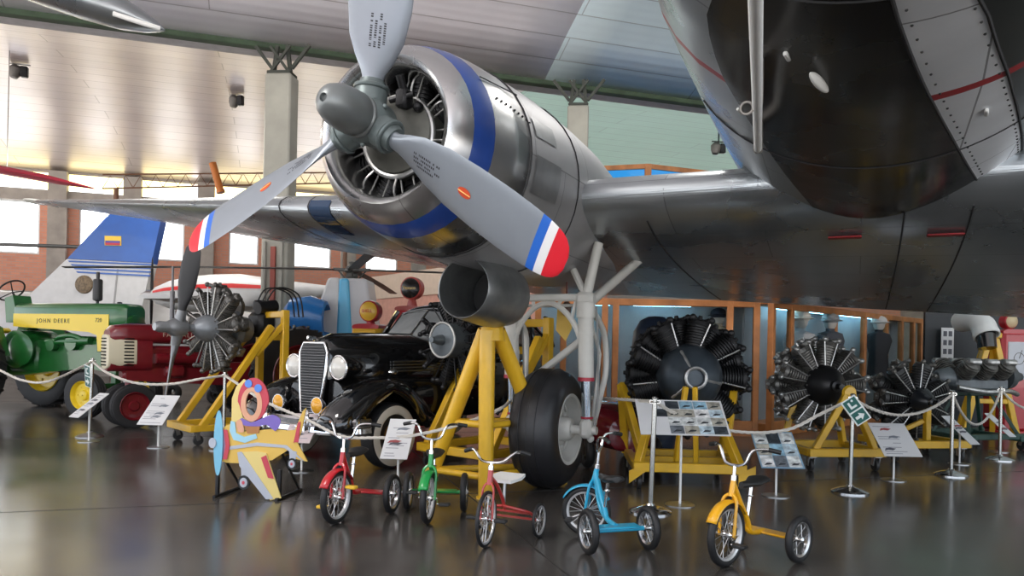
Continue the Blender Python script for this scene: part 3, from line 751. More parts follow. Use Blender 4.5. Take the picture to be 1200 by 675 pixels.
def tricycle(label, loc, h, steer, col, Rf=.2, Rr=.158, track=.5, wb=.46, pedal=None, wire=False, crank=.5, fender=True, seatc=None, barh=.73, tyre=.024):
    rz = math.atan2(h[0], -h[1])
    t = thing('tricycle', label, 'tricycle', loc, rz, 'tricycles in front of the rope')
    P = mat('enamel_'+col[0], col[1], .28, coat=.4)
    piv = Vector((0, .06, 0)); R3 = Matrix.Rotation(steer, 3, 'Z')
    S = lambda p: R3@(Vector(p)-piv)+piv
    ax = R3@Vector((1, 0, 0)); tw = tyre if not wire else .013
    fw = wheel_parts(t, S((0, 0, Rf)), ax, Rf, tw, 'front_wheel', 20 if not wire else 24, RIMW)
    hd = Vector((0, .06, Rf*2+.06))
    mb = MB(); fo = tw+.028
    for s in (-1, 1): mb.tube(smooth_path([S((s*fo, 0, Rf-.01)), S((s*fo, .015, Rf*1.6)), S((s*fo*.9, .03, Rf*2+.01)), S((s*.015, .045, Rf*2+.045))], 5), .0105 if not wire else .008, 8, flat=1)
    mb.build('fork', P if not wire else P, t)
    if fender:
        mb = MB(); secs = []
        for i in range(15):
            a = math.radians(28+(150-28)*i/14); secs.append([])
            for k in range(7):
                q = -1+2*k/6; rr = Rf+.016-.014*q*q
                secs[-1].append(S((q*.038, -math.cos(a)*rr, Rf+math.sin(a)*rr)))
        mb.loft(secs, closed=False, caps=False); f = mb.build('fender', P, t); so = f.modifiers.new('th', 'SOLIDIFY'); so.thickness = .003
    mb = MB(); mb.cyl(S((0, .05, Rf*2+.03)), S((0, .075, Rf*2+.14)), .02, .018, 16); mb.build('head_tube', P, t)
    st = S((0, .085, barh-.1)); mb = MB(); mb.cyl(S((0, .075, Rf*2+.13)), st, .011, n=10); mb.cyl(S((0, .074, Rf*2+.13)), S((0, .077, Rf*2+.16)), .02, n=12)
    mb.build('stem', CHR, t)
    mb = MB()
    if wire: bp_ = [S((-.24, .2, barh-.05)), S((-.16, .16, barh-.03)), S((-.08, .1, barh-.09)), S((0, .085, barh-.1)), S((.08, .1, barh-.09)), S((.16, .16, barh-.03)), S((.24, .2, barh-.05))]
    else: bp_ = [S((-.25, .2, barh)), S((-.17, .15, barh+.015)), S((-.11, .1, barh)), S((-.07, .085, barh-.08)), S((0, .083, barh-.1)), S((.07, .085, barh-.08)), S((.11, .1, barh)), S((.17, .15, barh+.015)), S((.25, .2, barh))]
    hb = smooth_path(bp_, 5); mb.tube(hb, .0095, 8); bar_o = mb.build('handlebar', CHR, t)
    for e in (0, 1):
        g = hb[:5] if e == 0 else hb[-5:]; mb = MB(); mb.tube(g, .015, 10); mb.build('grip', GRIP, bar_o)
    # frame
    mb = MB(); ry = wb
    if wire:
        mb.tube(smooth_path([hd+Vector((0, 0, .03)), (0, .16, Rf*2+.02), (0, .26, Rf*1.5), (0, .3, Rf+.01)], 6), .013, 10)
        for s in (-1, 1): mb.tube(smooth_path([(0, .27, Rf+.04), (s*.1, .3, Rf+.02), (s*.17, wb-.04, Rr+.05), (s*.19, wb, Rr)], 6), .011, 8)
        mb.cyl((-track/2, wb, Rr), (track/2, wb, Rr), .009, n=8)
        mb.cyl((-.16, wb-.05, Rr+.05), (.16, wb-.05, Rr+.05), .009, n=8)
    else:
        mb.tube(smooth_path([hd+Vector((0, .01, .05)), (0, .15, Rf*2-.02), (0, .235, Rf*1.3), (0, .28, Rr+.03), (0, wb-.04, Rr+.012)], 6), .019, 12)
        mb.tube(smooth_path([hd+Vector((0, .005, .0)), (0, .12, Rf*2-.08), (0, .19, Rf*1.15), (0, .26, Rr+.03)], 6), .014, 10)
        mb.cyl((-track/2+.02, wb, Rr), (track/2-.02, wb, Rr), .016, n=10)
        mb.box((0, wb-.03, Rr+.012), (track-.12, .11, .016), .006)
    mb.build('frame', P, t)
    # seat
    sz = Rf*2+.06
    mb = MB()
    if wire:
        mb.prism([(-.09, -.1), (.09, -.1), (.12, .02), (.1, .13), (-.1, .13), (-.12, .02)], (0, .3, sz-.02), (1, 0, 0), (0, 1, .08), .02); mb.build('seat', seatc, t)
        mb = MB(); mb.cyl((0, .29, Rf+.06), (0, .3, sz-.02), .011, n=8); mb.build('seat_post', STL, t)
    else:
        secs = []
        for y, w_ in ((.16, .02), (.19, .028), (.24, .038), (.3, .062), (.36, .08), (.4, .07), (.415, .035)):
            secs.append([Vector((w_*math.cos(a_), y, sz+.03+.022*math.sin(a_)+(.02 if y > .33 else 0))) for a_ in [2*PI*k/12 for k in range(12)]])
        mb.loft(secs); mb.build('seat', seatc or GRIP, t)
        mb = MB(); mb.cyl((0, .24, Rf*1.3+.02), (0, .28, sz+.02), .0125, n=10); mb.torus((0, .27, sz-.05), (0, .1, 1), .016, .006, 14, 6); mb.build('seat_post', CHR, t)
    for s in (-1, 1): wheel_parts(t, (s*track/2, wb, Rr), (1, 0, 0), Rr, tw*1.0 if not wire else .011, 'rear_wheel', 10 if not wire else 12, RIMS if not wire else RIMW)
    # cranks and pedals
    for s in (-1, 1):
        ca = crank+(PI if s > 0 else 0); cl = .1; o = Vector((s*(fo+.02), 0, Rf)); e = o+Vector((s*.02, math.cos(ca)*cl, math.sin(ca)*cl))
        mb = MB(); mb.tube([S((0, 0, Rf)), S(o), S(e), S(e+Vector((s*.09, 0, 0)))], .006, 8); cr_ = mb.build('crank', CHR, t)
        mb = MB(); mb.box((0, 0, 0), (.085, .055, .024), .006); p_ = mb.build('pedal', pedal or GRIP, cr_)
        ee = S(e+Vector((s*.055, 0, 0))); p_.matrix_local = Matrix.Translation(ee)@R3.to_4x4()
    return t
YP = mat('pedal_yellow', (.75, .45, .03), .4)
def fl(px, py): p = floor_at(px, py); p.z = 0; return p
tricycle('red tricycle with yellow pedals, leftmost of the row', fl(395, 614), (-.22, -.95), -.12, ('red', (.50, .012, .02)), pedal=YP, crank=-1.2)
tricycle('green tricycle beside the yellow tripod, between the two red ones', fl(502, 614), (-.02, -1), -.1, ('green', (.01, .30, .06)), Rf=.195, crank=.2, track=.46)
tricycle('small red tricycle with thin wire wheels and a white seat', fl(568, 641), (-.42, -.9), .12, ('tomato', (.42, .035, .03)), Rf=.19, Rr=.122, track=.44, wb=.42, wire=True, fender=False, crank=-.2, seatc=WHT, barh=.66)
tricycle('bright blue tricycle turned away, nearest the big aircraft wheel', fl(692, 627), (-.30, .95), .95, ('blue', (.02, .36, .58)), Rf=.182, Rr=.15, track=.44, crank=.4, barh=.72)
tricycle('yellow tricycle facing left, rightmost of the row', fl(850, 664), (-.76, -.65), .05, ('yellow', (.80, .40, .01)), Rf=.203, Rr=.152, track=.48, crank=.3)
# ================================================================== ROPE STANCHIONS
POLE = mat('pole_steel', (.42, .42, .40), .25, 1.0, var=.08)
ROPE = mat('rope_white', (.62, .58, .52), .75)
def stanchion(px, py, h, lean, label):
    t = thing('stanchion', label, 'stanchion', fl(px, py), 0, 'rope stanchions')
    mb = MB(); mb.lathe([(.175, 0), (.175, .012), (.16, .022), (.10, .045), (.04, .06), (.032, .075)], n=36); mb.build('base', CHR if px > 700 else STL, t)
    mb = MB(); mb.cyl((0, 0, .06), (lean, 0, h), .021, n=18); mb.build('pole', POLE, t)
    mb = MB(); mb.ball((lean, 0, h+.004), (.026, .026, .014), 16); mb.torus((lean, 0, h-.03), (0, 0, 1), .024, .005, 18, 6); mb.torus((lean+.03, 0, h-.03), (0, 1, 0), .014, .004, 12, 6); mb.torus((lean-.03, 0, h-.03), (0, 1, 0), .014, .004, 12, 6); mb.build('cap', CHR, t)
    return Vector(t.location)+Vector((lean, 0, h-.03))
SA = stanchion(105, 512, 1.06, .02, 'steel stanchion carrying an arrow sign, in front of the green tractor')
SB = stanchion(262, 527, .95, .0, 'steel stanchion rising behind the toy plane cutout')
SC_ = stanchion(762, 600, .95, .02, 'thick steel stanchion behind the blue tricycle')
SD = stanchion(996, 577, .95, .01, 'steel stanchion carrying an arrow sign, before the engine on the yellow stand')
SE = stanchion(1114.5, 557, .95, .0, 'second stanchion from the right, without a sign')
SF = stanchion(1171.5, 539, .95, .0, 'rightmost stanchion, near the red fuel pump')
def rope(a, b, sag, label, via=None):
    pts = []; n = 46
    for i in range(n+1):
        t = i/n; p = Vector(a).lerp(Vector(b), t); p.z -= sag*4*t*(1-t); pts.append(p)
    if via: pts = smooth_path(via, 9)
    L = sum((q-p).length for p, q in zip(pts, pts[1:])); m = int(L/.022); fine = []
    ds = [0]
    for p, q in zip(pts, pts[1:]): ds.append(ds[-1]+(q-p).length)
    j = 0; mb = MB()
    for i in range(m+1):
        s = L*i/m
        while j < len(ds)-2 and ds[j+1] < s: j += 1
        fine.append(pts[j].lerp(pts[j+1], (s-ds[j])/max(1e-6, ds[j+1]-ds[j])))
    for q in range(3):
        st = []
        for i, p in enumerate(fine):
            d = (fine[min(i+1, m)]-fine[max(i-1, 0)]).normalized(); u, w_, _ = frame(d); a_ = i*.62+q*2*PI/3
            st.append(p+(u*math.cos(a_)+w_*math.sin(a_))*.0075)
        mb.tube(st, .0095, 5)
    o = mb.build('rope', ROPE); return tag(o, label, 'rope', 'white barrier ropes')
rope(SA, at(-60, 425, 11.5), .05, 'white rope from the left arrow sign stanchion off the left edge', via=[SA, at(60, 446, 9.2), at(28, 446, 9.4), at(0, 434, 9.6), at(-45, 412, 10)])
rope(SA, SB, .2, 'white rope sagging before the red tractor', via=[SA, at(128, 438, 9.2), at(160, 449, 9.15), at(200, 450, 9.1), at(235, 444, 9.1), SB])
rope(SB, at(470, 520, 7), .2, 'white rope passing behind the toy plane toward the black car', via=[SB, at(276, 448, 8.5), at(310, 470, 8.1), at(360, 492, 7.6), at(400, 511, 7.3), at(440, 513, 7.1), at(480, 511, 7.0), at(530, 500, 6.9), at(572, 486, 6.95)])
rope(SB, SC_, .1, 'white rope stretching from the yellow tripod past the main wheel', via=[at(574, 485, 6.95), at(590, 477, 7.0), at(610, 466, 8.0), at(680, 466, 8.0), at(730, 468, 7.2), SC_])
rope(SC_, SD, .26, 'white rope hanging over the tilted photo boards', via=[SC_, at(790, 484, 6.6), at(830, 500, 6.8), at(880, 507, 7.0), at(925, 503, 7.15), at(960, 486, 7.2), SD])
rope(SD, SE, .2, 'white rope between the right arrow sign stanchion and its right neighbour')
rope(SE, SF, .4, 'short deep sagging white rope between the two rightmost stanchions')
rope(SF, at(1250, 465, 9.4), .22, 'white rope running off the right edge from the rightmost stanchion')
# arrow signs
SG = mat('sign_green', (.01, .10, .085), .4); SW = mat('sign_white', (.7, .74, .72), .4)
def arrow_sign(top, px, py, d, rx, ry, label):
    c = at(px, py, d); t = thing('arrow_sign', label, 'sign', c, 0, 'green arrow signs on stanchions')
    ux = Vector(rx).normalized(); uy = Vector(ry); uy = (uy-ux*uy.dot(ux)).normalized(); nz = ux.cross(uy)
    if nz.y > 0: nz = -nz
    mb = MB(); w, h = .15, .27; mb.prism([(-w/2, -h/2), (w/2, -h/2), (w/2, h/2), (-w/2, h/2)], (0, 0, 0), ux, uy, .008); pl = mb.build('plate', SW, t)
    for q in (-.066, .066):
        mb = MB(); mb.prism([(-.062, q-.058), (.062, q-.058), (.062, q+.058), (-.062, q+.058)], nz*.005, ux, uy, .003); mb.build('green_field', SG, pl)
    mb = MB(); mb.prism([(.045, -.066), (0, -.105), (0, -.08), (-.045, -.08), (-.045, -.052), (0, -.052), (0, -.027)], nz*.0075, ux, uy, .002); mb.build('arrow', SW, pl)
    mb = MB(); mb.prism([(-.03, .03), (.035, .03), (.035, .05), (-.01, .05), (-.01, .1), (-.03, .1)], nz*.0075, ux, uy, .002); mb.ball(nz*.008+uy*.1+ux*.02, (.012, .004, .012), 10); mb.build('figure', SW, pl)
    return t
arrow_sign(SA, 103, 441, 9.02, (.8, -.6, -.16), (-.22, .0, 1), 'green and white arrow sign hung on the left stanchion')
arrow_sign(SD, 1003, 481, 7.1, (.75, -.2, .58), (-.55, 0, .85), 'green and white arrow sign hung aslant on the right stanchion')
# ================================================================== INFORMATION BOARDS
PAPER = mat('board_white', (.70, .70, .70), .4); PINK = mat('board_pink', (.62, .52, .52), .45)
def info_board(px, py, d, zb, w, L, label, yaw=0.0, tilt=38, m=PAPER, seed=1, style='text', post=True, lean=0):
    """board whose near edge is centred on the pixel at depth d"""
    p = at(px, py, d); z0 = p.z; p.z = 0
    t = thing('information_board', label, 'board', p, yaw, 'tilted information boards')
    a = math.radians(tilt); ux = Vector((1, 0, lean)).normalized(); uy = Vector((0, math.cos(a), math.sin(a))); nz = ux.cross(uy).normalized(); o = Vector((0, 0, z0))
    mb = MB(); mb.prism([(-w/2, 0), (w/2, 0), (w/2, L), (-w/2, L)], o, ux, uy, .008); pl = mb.build('panel', m, t)
    r = random.Random(seed); lay = o+nz*.0055
    q = lambda x0, y0, x1, y1: [(x0, y0), (x1, y0), (x1, y1), (x0, y1)]
    if style == 'text':
        n = int(L/.035)
        for i in range(n):
            y = .03+i*(L-.06)/n
            if r.random() < .25: continue
            x0 = -w/2+.03+(w*.4*r.random() if r.random() < .3 else 0); x1 = w/2-.03-w*.45*r.random()
            if x1-x0 < .05: continue
            mb = MB(); mb.prism(q(x0, y, x1, y+.008), lay, ux, uy, .001); mb.build('text_line', mat('print_grey', (.30, .30, .33), .5), pl)
        for i in range(3):
            x = r.uniform(-w/2+.03, w/2-.16); y = r.uniform(.05, L-.12); c = r.choice([(.35, .08, .08), (.2, .22, .25), (.1, .1, .12)])
            mb = MB(); mb.prism([(x, y), (x+.04, y+.012), (x+.09, y+.005), (x+.13, y+.03), (x+.07, y+.045), (x+.02, y+.035)], lay, ux, uy, .0014); mb.build('picture', mat('print_%d' % int(c[0]*100), c, .5), pl)
    else:
        cols = [(.05, .06, .07), (.25, .42, .52), (.60, .62, .60), (.09, .22, .42), (.38, .36, .30), (.16, .18, .2), (.45, .55, .6), (.72, .72, .70)]
        ny, nx = (4, 6) if w > .6 else (3, 3)
        for i in range(nx):
            for j in range(ny):
                if w > .6 and i < 2 and r.random() < .6: continue
                x0 = -w/2+.012+i*(w-.024)/nx; y0 = .012+j*(L-.024)/ny; c = r.choice(cols); k = cols.index(c)
                mb = MB(); mb.prism(q(x0, y0, x0+(w-.024)/nx-.006*r.randint(0, 1), y0+(L-.024)/ny-.006), lay, ux, uy, .001)
                mb.prism([(x0+.02, y0+.02), (x0+.09, y0+.03), (x0+.1, y0+.045), (x0+.05, y0+.05)], lay+nz*.0006, ux, uy, .001, mi=1)
                mb.build('photo', [mat('photo_print_%d' % k, c, .35, var=.5, vscale=18), mat('photo_dark', (.03, .035, .04), .4)], pl)
    if post:
        mb = MB(); c = o+uy*(L*.5)-nz*.006; mb.cyl((c.x, c.y, .01), c, .011, n=10); mb.build('post', WHT, t)
        mb = MB(); mb.lathe([(.13, 0), (.13, .008), (.02, .014)], (c.x, c.y, 0), n=24); mb.build('foot_plate', STL, t)
    return t
info_board(175, 498, 9.2, 0, .33, .52, 'white text board on a low post before the red tractor', tilt=40, seed=2, yaw=-.1)
info_board(86, 489, 9.6, 0, .2, .5, 'narrow white text board behind the left arrow sign stanchion', tilt=35, seed=3, yaw=-.5)
info_board(461, 538, 6.8, 0, .25, .52, 'white board with a red picture beside the green tricycle', tilt=38, seed=5, yaw=-.06)
info_board(346, 519, 7.7, 0, .30, .45, 'pale pink board behind the tail of the toy plane', tilt=36, m=PINK, seed=8, yaw=-.1)
info_board(804, 510, 6.4, 0, .77, .44, 'wide photo collage board before the largest engine', tilt=38, seed=4, style='photo')
info_board(918, 549, 6.9, 0, .40, .46, 'blue photo board between the largest engine and the arrow sign', tilt=40, seed=9, style='photo', m=mat('board_blue', (.22, .36, .48), .4))
info_board(1059, 535, 7.9, 0, .40, .50, 'white text board standing right of the right arrow sign', tilt=38, seed=11)
info_board(1143, 521, 9.2, 0, .14, .55, 'narrow white board tilted behind the second stanchion from the right', tilt=34, seed=12, yaw=.25)
info_board(1187, 512, 10.5, 0, .12, .5, 'narrow white board behind the rightmost stanchion', tilt=36, seed=13, yaw=.3)
# ================================================================== TOY PLANE CUTOUT (face-in-hole board)
b0_ = fl(331, 586); sc = 6.5/880
t = thing('toy_plane_cutout', 'cartoon yellow toy plane photo board with a pilot and an empty face hole', 'photo board', b0_, -.12)
def C2(pts): return [((x-331)*sc, (586-y)*sc) for x, y in pts]
UX, UZ = Vector((1, 0, 0)), Vector((0, 0, 1))
def cut(name, pts, dep, m, th=.012, parent=None, smooth=0):
    q = C2(pts)
    if smooth: q = [(p.x, p.y) for p in smooth_path([Vector((x, y, 0)) for x, y in q], smooth, closed=True)]
    mb = MB(); mb.prism(q, (0, -dep, 0), UX, UZ, th); return mb.build(name, m, parent or t)
TY = mat('toy_yellow', (.72, .47, .10), .5); TYL = mat('toy_pale_yellow', (.75, .60, .22), .5); TBL = mat('toy_sky_blue', (.20, .50, .68), .5); TLB = mat('toy_light_blue', (.35, .62, .75), .5)
TRD = mat('toy_red', (.55, .06, .09), .5); TPU = mat('toy_purple', (.20, .14, .48), .5); TSK = mat('toy_skin', (.72, .38, .24), .5); TGR = mat('toy_grey', (.45, .48, .55), .5); TGO = mat('toy_goggle', (.10, .25, .70), .4); TBR = mat('toy_brown', (.42, .18, .06), .5); TMA = mat('toy_mauve', (.30, .20, .32), .5)
pil = cut('pilot_back', [(267, 508), (267, 470), (272, 456), (281, 447), (285, 449), (278, 462), (277, 478), (281, 492), (300, 497), (300, 506)], .000, TYL, .014)
body = cut('plane_body', [(249, 541), (247, 520), (252, 509), (262, 501), (268, 500), (282, 508), (300, 506), (316, 504), (336, 505), (345, 504), (354, 482), (358, 478), (353, 505), (348, 518), (361, 540), (345, 537), (338, 527), (318, 540), (300, 543), (280, 545), (262, 545)], .008, TY, .014)
# head with the open hole: ring of quads
hole = C2([(292+7.2*math.cos(a), 475+14*math.sin(a)) for a in [2*PI*k/28 for k in range(28)]])
rim_ = C2([(292+13*math.cos(a), 476+20*math.sin(a)) for a in [2*PI*k/28 for k in range(28)]])
hel = C2([(294+19*math.cos(a), 473+28*math.sin(a)) if math.sin(a) < .1 else (294+17*math.cos(a), 473+22*math.sin(a)) for a in [2*PI*k/28 for k in range(28)]])
def ringboard(inner, outer, dep, th, name, m, parent):
    n = len(inner); mb = MB(); f = lambda p, o: Vector((p[0], -dep+o, p[1])); vs = []
    for q, o in ((inner, -th/2), (outer, -th/2), (outer, th/2), (inner, th/2)): vs += [f(p, o) for p in q]
    fs = []
    for k in range(n):
        k2 = (k+1) % n
        for a_ in range(4):
            b_ = (a_+1) % 4; fs.append([a_*n+k, a_*n+k2, b_*n+k2, b_*n+k])
    mb.add(vs, fs); return mb.build(name, m, parent)
ringboard([(x*1.0, y) for x, y in rim_], hel, .010, .016, 'pilot_helmet', TRD, t)
ringboard(hole, rim_, .012, .018, 'pilot_face', TSK, t)
for gx, gy in ((288, 452), (300, 457)):
    cut('goggle_lens', [(gx+4.5*math.cos(a), gy+4.8*math.sin(a)) for a in [2*PI*k/16 for k in range(16)]], .022, TGO, .006)
cut('scarf', [(281, 492), (292, 497), (305, 492), (318, 487), (327, 491), (328, 497), (322, 506), (312, 499), (302, 501), (286, 501), (278, 497)], .024, TPU, .006, smooth=2)
cut('pilot_hand', [(274, 497), (280, 494), (283, 501), (284, 508), (277, 508)], .026, TSK, .005, smooth=2)
cut('pilot_sleeve', [(284, 501), (303, 500), (302, 509), (288, 510)], .021, TBR, .006)
cut('cockpit_rim', [(267, 496), (272, 497), (274, 510), (284, 514), (298, 510), (300, 515), (285, 521), (271, 518), (266, 508)], .018, TLB, .006)
cut('body_stripe', [(264, 526), (300, 520), (336, 522), (358, 540), (350, 536), (333, 525), (300, 524), (264, 530)], .0185, TGR, .005)
cut('tail_flash', [(344, 519), (349, 495), (352, 494), (350, 518), (346, 518)], .019, TRD, .006)
cut('lower_wing', [(278, 532), (300, 530), (312, 532), (331, 583), (318, 586), (281, 545)], .024, TYL, .012)
cut('wing_edge', [(277, 532), (282, 531), (322, 584), (313, 585), (280, 548)], .033, TGR, .006)
cut('wing_flash', [(306, 537), (312, 534), (322, 561), (315, 560)], .033, TRD, .006)
cut('cowl_red', [(252, 509), (262, 506), (265, 525), (262, 541), (253, 540), (250, 525)], .021, TMA, .01)
cut('cowl_band', [(259, 506), (264, 507), (267, 525), (264, 541), (259, 541), (262, 525)], .028, TRD, .004)
cut('propeller', [(253.5+5.5*math.cos(a), 522+38*math.sin(a)) for a in [2*PI*k/30 for k in range(30)]], .034, TBL, .01)
cut('spinner', [(247+4.5*math.cos(a), 522+6*math.sin(a)) for a in [2*PI*k/18 for k in range(18)]], .044, TGR, .01)
for gx, gy, gr in ((285, 567, 7), (343, 543, 5.5)):
    cut('wheel_strut', [(gx-4, gy-16), (gx+5, gy-14), (gx+3, gy), (gx-3, gy)], .016, TGR, .008)
    w_ = cut('cutout_wheel', [(gx+gr*math.cos(a), gy+1.2*gr*math.sin(a)) for a in [2*PI*k/20 for k in range(20)]], .02, BLKP, .016)
    cut('wheel_face', [(gx+gr*.66*math.cos(a), gy+.8*gr*math.sin(a)) for a in [2*PI*k/20 for k in range(20)]], .03, TGR, .006, w_); cut('wheel_boss', [(gx+gr*.25*math.cos(a), gy+.3*gr*math.sin(a)) for a in [2*PI*k/12 for k in range(12)]], .034, TRD, .005, w_)
for x in (251, 327):
    mb = MB(); xx = (x-331)*sc; z0 = .0
    mb.bar((xx, -.06, .012), (xx+.02, .42, .012), .03, .024, .004); mb.bar((xx, .0, .012), (xx, .0, .26 if x > 300 else .55), .03, .03, .004); mb.bar((xx+.02, .38, .02), (xx, .03, .40), .016, .016)
    mb.build('support_foot', DRK, t)
# ================================================================== AERO ENGINES ON THEIR STANDS
ENGB = mat('engine_black', (.012, .012, .013), .5, .2, var=.3, vscale=12)
def cyl_shape(r0, r1, rad, nf, head=True):
    mb = MB(); pr = [(rad*.8, r0)]; L = (r1-r0)*.78; s = L/nf
    for i in range(nf): pr += [(rad, r0+s*(i+.2)), (rad, r0+s*(i+.45)), (rad*.82, r0+s*(i+.55)), (rad*.82, r0+s*(i+.95))]
    pr += [(rad*1.02, r0+L), (rad*.9, r0+L+(r1-r0)*.14), (rad*.4, r0+L+(r1-r0)*.2)]
    mb.lathe(pr, n=14)
    return mb
def radial_engine(label, px, py, d, yaw, R, n, rc, nose, cm, hm, km, rodm, roll=.1, rows=1, pitch=0.0, nf=8, rods=2, cr=.135):
    c = at(px, py, d); t = thing('radial_engine', label, 'engine', (c.x, c.y, c.z-R), yaw, 'radial aero engines on stands'); o = Vector((0, 0, R))
    P = Matrix.Translation(o)@Matrix.Rotation(pitch, 4, 'X')
    mb = MB(); mb.lathe([(rc*.98, .16), (rc*1.0, -.06), (rc*.97, -.10)]+nose, (0, 0, 0), (0, 1, 0), 32)
    mb.lathe([(rc*.9, .16), (rc*1.35, .2), (rc*1.4, .3), (rc*1.05, .36), (rc*.9, .5), (rc*.5, .56)], (0, 0, 0), (0, 1, 0), 28)
    k_ = mb.build('crankcase', km, t); k_.matrix_local = P
    mb = MB(); 
    for i in range(12):
        a = 2*PI*i/12; mb.ball((math.cos(a)*rc*.92, -.105, math.sin(a)*rc*.92), .016, 6)
    mb.torus((0, -.1, 0), (0, 1, 0), rc*.9, .012, 32, 6); mb.build('flange_ring', hm, k_)
    cm_ = cyl_shape(rc*.95, R*.93, R*cr, nf)
    hd = MB()
    for s in (-1, 1):
        hd.bar((s*R*.05, -.02, R*.88), (s*R*.14, -R*.15, R*.93), R*.10, R*.08, R*.02); hd.ball((s*R*.15, -R*.17, R*.93), R*.055, 10)
    hd.cyl((0, .02, R*.9), (0, .02, R*.99), R*.05, R*.03, 8); hd.box((0, .05, R*.92), (R*.2, R*.16, R*.05), R*.015)
    rd = MB(); rd.cyl((0, 0, 0), (0, 0, 1), .0085, n=8)
    pp = MB(); pp.tube(smooth_path([(R*.05, .22, rc*1.2), (R*.1, .2, R*.55), (R*.1, .14, R*.8), (R*.05, .08, R*.9)], 4), R*.034, 8)
    objs = None
    for row in range(rows):
        for k in range(n):
            M = P@Matrix.Translation((0, .02+row*.2, 0))@Matrix.Rotation(2*PI*(k+row*.5)/n+roll, 4, 'Y')
            if objs is None:
                c0 = cm_.build('cylinder', cm, t); c0.matrix_local = M
                h0 = hd.build('rocker_box', hm, c0); i0 = pp.build('intake_pipe', cm, c0)
                rr = None
                for s in ((-1, 1) if rods == 2 else (1,)):
                    p0, p1 = Vector((s*R*.055, -.11, rc*.9)), Vector((s*R*.145, -R*.16, R*.9)); z = (p1-p0); L = z.length; z.normalize(); x = z.cross(Vector((0, 1, 0))).normalized(); y = z.cross(x)
                    MM = Matrix(((x.x, y.x, z.x*L, p0.x), (x.y, y.y, z.y*L, p0.y), (x.z, y.z, z.z*L, p0.z), (0, 0, 0, 1)))
                    if rr is None: rr = rd.build('push_rod', rodm, c0); rr.matrix_local = MM
                    else: dup_part(rr, c0, MM)
                objs = c0
            elif row == 0: dup_part(c0, t, M)
            else:
                q = c0.copy(); COL.objects.link(q); q.parent = t; q.matrix_local = M; g = h0.copy(); COL.objects.link(g); g.parent = q
    return t, o
NOSE_D = lambda rc, sh: [(rc*.9, -.16), (rc*.72, -.24), (rc*.42, -.31), (rc*.3, -.33), (rc*.26, -.37), (sh, -.38), (sh, -.47), (.001, -.47)]
ROD = mat('rod_bright', (.60, .60, .58), .3, .9)
GRD = mat('crankcase_blue_grey', (.055, .07, .085), .38, .45, var=.3, vscale=6)
e1, o1 = radial_engine('largest black radial engine with a big grey crankcase, behind the photo collage', 806, 441, 7.9, -.06, .66, 9, .34, [(.33, -.14), (.30, -.26), (.24, -.34), (.14, -.40), (.115, -.42), (.115, -.48), (.085, -.48), (.08, -.42), (.001, -.42)], ENGB, ENGB, GRD, ROD, roll=.2, rows=2, rods=1, cr=.2)
mb = MB()
for a in (-.2, 2.0, 3.95):
    dd = Vector((math.cos(a), 0, math.sin(a))); mb.tube([Vector((0, -.41, .66))+dd*.1, Vector((0, -.36, .66))+dd*.2, Vector((0, -.28, .66))+dd*.29], .016, 8)
mb.torus((0, -.47, .66), (0, 1, 0), .1, .018, 28, 8); mb.build('nose_spider', ALU, e1)
GH = mat('engine_weathered', (.13, .125, .115), .4, .55, var=.5, vscale=15)
e2, o2 = radial_engine('grey radial engine with a black round nose on the castored yellow stand', 962, 451, 9.2, .12, .60, 9, .25, NOSE_D(.25, .035), GH, ALU, mat('nose_black', (.010, .010, .011), .38), ROD, roll=.15, cr=.205, rows=2)
e3, o3 = radial_engine('smaller dark radial engine behind the second stanchion from the right', 1071, 469, 10.1, .18, .56, 7, .17, NOSE_D(.2, .03), mat('engine_dark_grey', (.035, .035, .035), .45, .4, var=.4, vscale=14), GH, mat('nose_gloss', (.015, .017, .02), .22), ROD, roll=.3, nf=8, cr=.22, rows=2)
e4, o4 = radial_engine('black radial engine with a pale ringed nose, between black car and yellow tripod', 538, 399, 8.6, -.7, .60, 9, .2, [(.195, -.14), (.19, -.24), (.18, -.27), (.06, -.28), (.05, -.36), (.035, -.38), (.035, -.44), (.001, -.44)], ENGB, DRK, GRYC, DRK, roll=.1)
mb = MB(); mb.torus((0, -.27, .60), (0, 1, 0), .195, .013, 32, 8); mb.build('nose_ring', mat('ring_pale', (.5, .5, .48), .4, .5), e4)
e0, o0 = radial_engine('radial engine carrying its own propeller, on a yellow cart by the red tractor', 252, 385, 10.3, -.62, .64, 9, .19, NOSE_D(.2, .05)[:-1]+[(.05, -.6), (.001, -.6)], GH, GH, mat('crankcase_pale', (.24, .26, .28), .4, .4, var=.2), ROD, roll=.05, nf=9, cr=.16)
HG = mat('old_hub_grey', (.26, .27, .28), .4, .6, var=.2)
mb = MB(); mb.lathe([(.07, -.42), (.11, -.45), (.12, -.6), (.09, -.66), (.07, -.7), (.075, -.8), (.05, -.86), (.001, -.86)], (0, 0, .64), (0, 1, 0), 24)
ha = [.30, .30+PI]
for a in ha: d_ = Vector((math.sin(a), 0, math.cos(a))); mb.cyl(Vector((0, -.53, .64))+d_*.06, Vector((0, -.53, .64))+d_*.24, .075, .06, 16)
hb_ = mb.build('propeller_hub', HG, e0)
BB = mat('old_blade_black', (.02, .02, .022), .45); BG = mat('old_blade_grey', (.24, .25, .27), .4, .5)
mb = MB(); sec = []
for r, w_, th in ((.22, .05, .05), (.3, .06, .045), (.42, .09, .03), (.6, .12, .02), (.85, .13, .014), (1.05, .11, .01), (1.14, .05, .006)):
    be = math.radians(48-22*r); cc = Vector((-math.cos(be), -math.sin(be), 0)); nn_ = Vector((math.sin(be), -math.cos(be), 0))
    sec.append([Vector((0, 0, r))+cc*(w_*math.cos(2*PI*k/14))+nn_*(th*math.sin(2*PI*k/14)) for k in range(14)])
mb.loft(sec)
